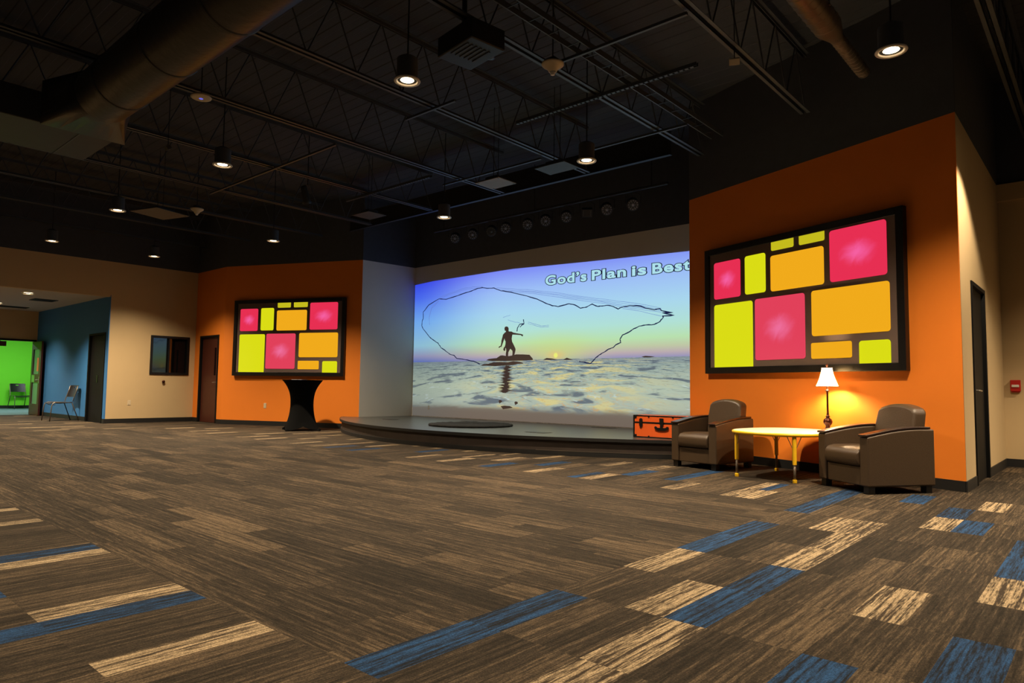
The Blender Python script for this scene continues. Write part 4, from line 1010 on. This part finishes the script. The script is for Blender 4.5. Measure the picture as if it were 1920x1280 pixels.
# unseen lamps outside the frame: same grid carried on, added to light the near floor
for x, y, p, l in ((-4.8, .4, .7, 'above and left of the camera'), (-8.55, .4, 1, 'over the near left of the hall'), (-1.1, 3.2, .6, 'above the camera view at right'), (-1.1, .2, .45, 'right above the camera'), (2.5, 3.4, .6, 'right of the camera'), (-12.2, .4, 1, 'over the left near border of the carpet'), (-.40, 7.97, .36, 'close to the greige hall wall'), (-15.9, .4, 1, 'near the left wall before the corridor'), (2.3, 8.2, 1.2, 'over the far right hall'), (1.3, 9.8, .8, 'added to brighten the far wall of the right hall')):  # lamp by the far hall wall is an extra, added to brighten it
    downlight(x, y, 'pendant downlight outside the frame, '+l, p, ang=112 if y == 7.97 else 122, bl=.35 if y == 7.97 else 1.0)
downlight(-18.557, 4.255, 'round recessed light in the white corridor ceiling', .9, 2.945, False)
downlight(-21.6, 4.3, 'recessed corridor light farther in', .5, 2.945, False); downlight(-21.4, 2.6, 'recessed corridor light by the left corridor wall', .4, 2.945, False)
def slot(x0, x1, y0, y1, label):
    r = thing('ceiling_vent', label, 'vent', ((x0+x1)/2, (y0+y1)/2, 2.97)); a, b = (x1-x0)/2, (y1-y0)/2
    mb = MB(); mb.box(-a, a, -b, -b+.02, -.012, 0); mb.box(-a, a, b-.02, b, -.012, 0); mb.box(-a, -a+.02, -b, b, -.012, 0); mb.box(a-.02, a, -b, b, -.012, 0); obj('vent_frame', mb, M['black_metal'], r)
    mb = MB(); k = -a+.04
    while k < a-.03: mb.box(k, k+.012, -b+.02, b-.02, -.010, -.001); k += .035
    obj('louvre', mb, M['black_metal'], r)
slot(-20.1, -19.6, 4.63, 5.13, 'dark square louvred vent in the corridor ceiling behind the light'); slot(-22.55, -22.2, 4.4, 5.14, 'dark vent at the far end of the corridor ceiling')
# troffers light the green room
TRF = emat('lit_troffer', (235, 245, 255), 6)
for i, (x, y) in enumerate(((-26.3, 3.0), (-26.3, 6.2))):
    r = thing('ceiling_troffer', 'flat white light in the green room ceiling, '+('nearer its left wall', 'nearer its right wall')[i], 'ceiling light', (x, y, 2.97), 0, 'troffers of the green room')
    obj('diffuser', MB().box(-.3, .3, -.6, .6, -.02, -.004), TRF, r)
    mb = MB(); mb.box(-.32, -.3, -.62, .62, -.025, 0); mb.box(.3, .32, -.62, .62, -.025, 0); mb.box(-.3, .3, -.62, -.6, -.025, 0); mb.box(-.3, .3, .6, .62, -.025, 0); obj('troffer_frame', mb, M['white_plastic'], r)
    put_light('troffer_light', lamp_data('troffer_light', 'AREA', 95, (.93, .98, 1), shape='RECTANGLE', size=.58, size_y=1.18), (0, 0, -.04), r)

# ------------------------------------------------------------------ things hanging from the ceiling
Hh = lambda rel, z: (rel[0]*(z-CAMH), rel[1]*(z-CAMH), z)
r = thing('wireless_access_point', 'round white disc with a small blue light below the left joists', 'access point', Hh((-2.376, 1.017), 4.25))
obj('disc_body', MB().lathe([(.085, 0), (.11, .008), (.115, .02), (.10, .035)], n=36), M['cream_plastic'], r, smooth=True)
obj('status_light', MB().lathe([(.018, -.004), (.024, .0), (.028, .002)], n=24), emat('blue_status_light', (110, 110, 235), .8), r)
obj('mount_rod', MB().tube([(0, 0, .035), (0, 0, HD-4.25-.04)], .007, 6), M['black_metal'], r)
def bell(loc, s, label):
    r = thing('ceiling_detector', label, 'detector', loc)
    obj('bell_cover', MB().lathe([(.04*s, .0), (.055*s, .03*s), (.10*s, .06*s), (.115*s, .075*s), (.115*s, .09*s)], n=32), M['cream_plastic'], r, smooth=True)
    obj('sensor_tip', MB().lathe([(.012*s, -.035*s), (.022*s, -.03*s), (.024*s, -.01*s), (.035*s, 0)], n=20), M['white_plastic'], r, smooth=True)
    obj('mount_box', MB().box(-.05*s, .05*s, -.05*s, .05*s, .09*s, .14*s), M['black_metal'], r)
    obj('mount_rod', MB().tube([(0, 0, .13*s), (0, 0, HD-loc[2]-.04)], .007, 6), M['black_metal'], r)
bell(Hh((-1.301, 1.649), 4.19), 1.0, 'tan bell-shaped detector hanging from the ceiling right of the grille')
bell(Hh((-4.022, 1.727), 4.1), 1.0, 'small tan bell-shaped detector far back, right of the tilted square diffuser')
def diffuser(c, z, a, b, rz, label, matn='white_plastic'):
    r = thing('square_diffuser', label, 'air diffuser', (c[0]*(z-CAMH), c[1]*(z-CAMH), z), rz, 'square ceiling air diffusers')
    obj('face_plate', MB().box(-a, a, -b, b, 0, .012), M[matn], r, bevel=.004)
    mb = MB(); mb.box(-a*.5, a*.5, -b*.5, b*.5, .012, .09); obj('neck_box', mb, M['black_paint'], r)
    mb = MB()
    for sx in (-1, 1):
        for sy in (-1, 1): mb.lathe([(.012, -.004), (.012, 0)], sx*a*.85, sy*b*.85, n=10)
    obj('screws', mb, M['black_trim'], r)
    mb = MB()
    for sx in (-1, 1): mb.tube([(sx*a*.2, 0, .085), (sx*a*.2, 0, HD-z-.04)], .005, 5)
    obj('hanger', mb, M['black_metal'], r)
M['plate'] = mat('dull_diffuser_paint', (120, 112, 100), .6); M['plate_dark'] = mat('dark_diffuser_paint', (44, 43, 42), .6)
diffuser((-2.247, 2.405), 4.0, .24, .20, 0, 'pale square ceiling diffuser with screws over the stage front', 'plate')
M['plate_mid'] = mat('brown_diffuser_paint', (84, 76, 66), .6)
diffuser((-4.21, 1.593), 4.0, .34, .34, .3, 'brownish square diffuser far back between two small downlights', 'plate_mid')
diffuser((-3.258, 2.40), 4.0, .24, .20, 0, 'faint dark square diffuser above the left orange wall and grey wall corner', 'plate_dark')
diffuser((-1.872, 2.41), 4.0, .26, .18, 0, 'faint bluish square diffuser beside the downlight over the stage', 'plate_dark')
# projector / speaker box with a pale grille
r = thing('ceiling_projector', 'dark projector with a louvred grille hanging right of the brightest downlight', 'projector', Hh((-1.411, 1.40), 4.10), math.radians(-8))
obj('projector_body', MB().box(-.30, .24, -.20, .20, 0, .20), M['black_metal'], r, bevel=.015)
mb = MB()
for k in range(6): mb.box(-.13, .13, -.16+k*.05, -.14+k*.05, -.007, 0)
obj('vent_grille', mb, M['plate_dark'], r)
obj('lens_barrel', MB().lathe([(.055, 0), (.06, .05), (.05, .09)], mat4=Matrix.Translation((-.05, .2, .1)) @ Matrix.Rotation(-PI/2, 4, 'X'), n=24), M['black_trim'], r, smooth=True)
obj('mount_pole', MB().tube([(-.14, 0, .2), (-.14, 0, HD-4.10-.04)], .025, 10), M['black_metal'], r)
def spotbox(rel, z, label, s=1.0, matn='plate_dark', rz=0, tilt=.6):
    r = thing('ceiling_sensor', label, 'sensor', Hh(rel, z), rz)
    obj('sensor_body', MB().box(-.05*s, .05*s, -.035*s, .035*s, -.03*s, .03*s, mat4=Matrix.Rotation(tilt, 4, 'X')), M[matn], r, bevel=.004)
    obj('mount_rod', MB().tube([(0, 0, .02), (0, 0, HD-z-.04)], .006, 6), M['black_metal'], r)
spotbox((-.833, 1.948), 4.2, 'small tan box sensor hanging from the ceiling at upper right', 1.0, 'cream_plastic', .4)
spotbox((-2.989, 1.15), 4.2, 'small grey box sensor in the ceiling at left, above the brown diffuser', .9)
r = thing('track_spotlight', 'black cylindrical spotlight tilted down between the two middle-left joists', 'spotlight', Hh((-3.001, 1.83), 4.25), .5)
mt = Matrix.Rotation(.5, 4, 'X')
obj('spot_head', MB().lathe([(.045, .28), (.05, .27), (.06, .05), (.075, 0), (.07, -.005)], mat4=Matrix.Translation((0, 0, -.3)) @ mt, n=24), M['black_metal'], r, smooth=True)
obj('yoke', MB().tube([(-.08, 0, -.12), (-.08, 0, .0), (.08, 0, 0), (.08, 0, -.12)], .006, 6), M['black_metal'], r)
obj('mount_rod', MB().tube([(0, 0, 0), (0, 0, HD-4.25-.04)], .008, 6), M['black_metal'], r)

# ------------------------------------------------------------------ stage lighting bar
YB, ZB_ = 9.7, 4.05
r = thing('lighting_bar', 'black pipe over the stage that carries the row of stage lights', 'lighting bar', (-10.9, YB+.05, ZB_+.24))
obj('pipe', MB().tube([(0, 0, 0), (5.6, 0, 0)], .024, 12), M['black_metal'], r)
mb = MB()
for x in (.3, 2.8, 5.3): mb.tube([(x, 0, .02), (x, 0, HD-ZB_-.28)], .008, 6)
obj('hanger', mb, M['black_metal'], r)
M['led_lens'] = mat('grey_led_lens', (120, 120, 132), .25)
M['led_lens_dim'] = mat('dark_led_lens', (70, 70, 72), .4)
PARS = [(2.281, 4.044, 'r'), (2.797, 4.05, 'r'), (3.319, 4.042, 'd'), (3.704, 4.05, 'r'), (4.262, 4.04, 'r'), (4.70, 4.044, 'r'), (5.182, 4.038, 'r'), (5.639, 4.033, 's'), (6.052, 4.032, 'r'), (6.571, 4.027, 'r')]
PLAB = ['first round stage light from the left end of the bar', 'second round stage light from the left end of the bar', 'dark round stage light with no visible lens ring, third from left', 'round stage light just right of the dark one', 'round stage light near the middle of the bar, left of the brightest', 'brightest round stage light, sixth from left', 'round stage light just left of the square fixture', 'square black stage fixture in the row of round stage lights', 'round stage light just right of the square fixture', 'last round stage light at the right end of the bar']
for (s, z, k), lab in zip(PARS, PLAB):
    r = thing('stage_light', lab, 'stage light', (P4[0]+s, YB, z), math.radians(38), 'stage lights on the bar')
    tilt = Matrix.Rotation(math.radians(-62), 4, 'X')      # axis -z of the can turned towards the hall and down
    if k == 's': obj('housing', MB().box(-.09, .09, -.07, .07, 0, .16, mat4=tilt), M['black_metal'], r, bevel=.006)
    else: obj('housing', MB().lathe([(.095, -.005), (.10, .0), (.10, .13), (.07, .17)], n=28, mat4=tilt), M['black_metal'], r, smooth=True).modifiers.new('e', 'EDGE_SPLIT').split_angle = .7
    mb = MB()
    if k == 's':
        for i in range(2): mb.box(-.075+i*.13, -.06+i*.13, -.05, .05, -.006, .0, mat4=tilt)
    else:
        for i in range(12): a = 2*PI*i/12; mb.lathe([(.012, -.010), (.014, -.004)], .074*math.cos(a), .074*math.sin(a), n=8, mat4=tilt)
        mb.lathe([(.018, -.012), (.03, -.004)], 0, 0, n=14, mat4=tilt)
        if k == 'r':
            for i in range(6): a = 2*PI*i/6; mb.lathe([(.007, -.009), (.009, -.004)], .046*math.cos(a), .046*math.sin(a), n=6, mat4=tilt)
    obj('lens_cluster', mb, M['led_lens' if k == 'r' else 'led_lens_dim'], r)
    yk = [(-.125, 0, .02), (-.125, 0, .17), (0, 0, .215), (.125, 0, .17), (.125, 0, .02)]
    obj('yoke', MB().tube(yk, .006, 6), M['black_metal'], r)
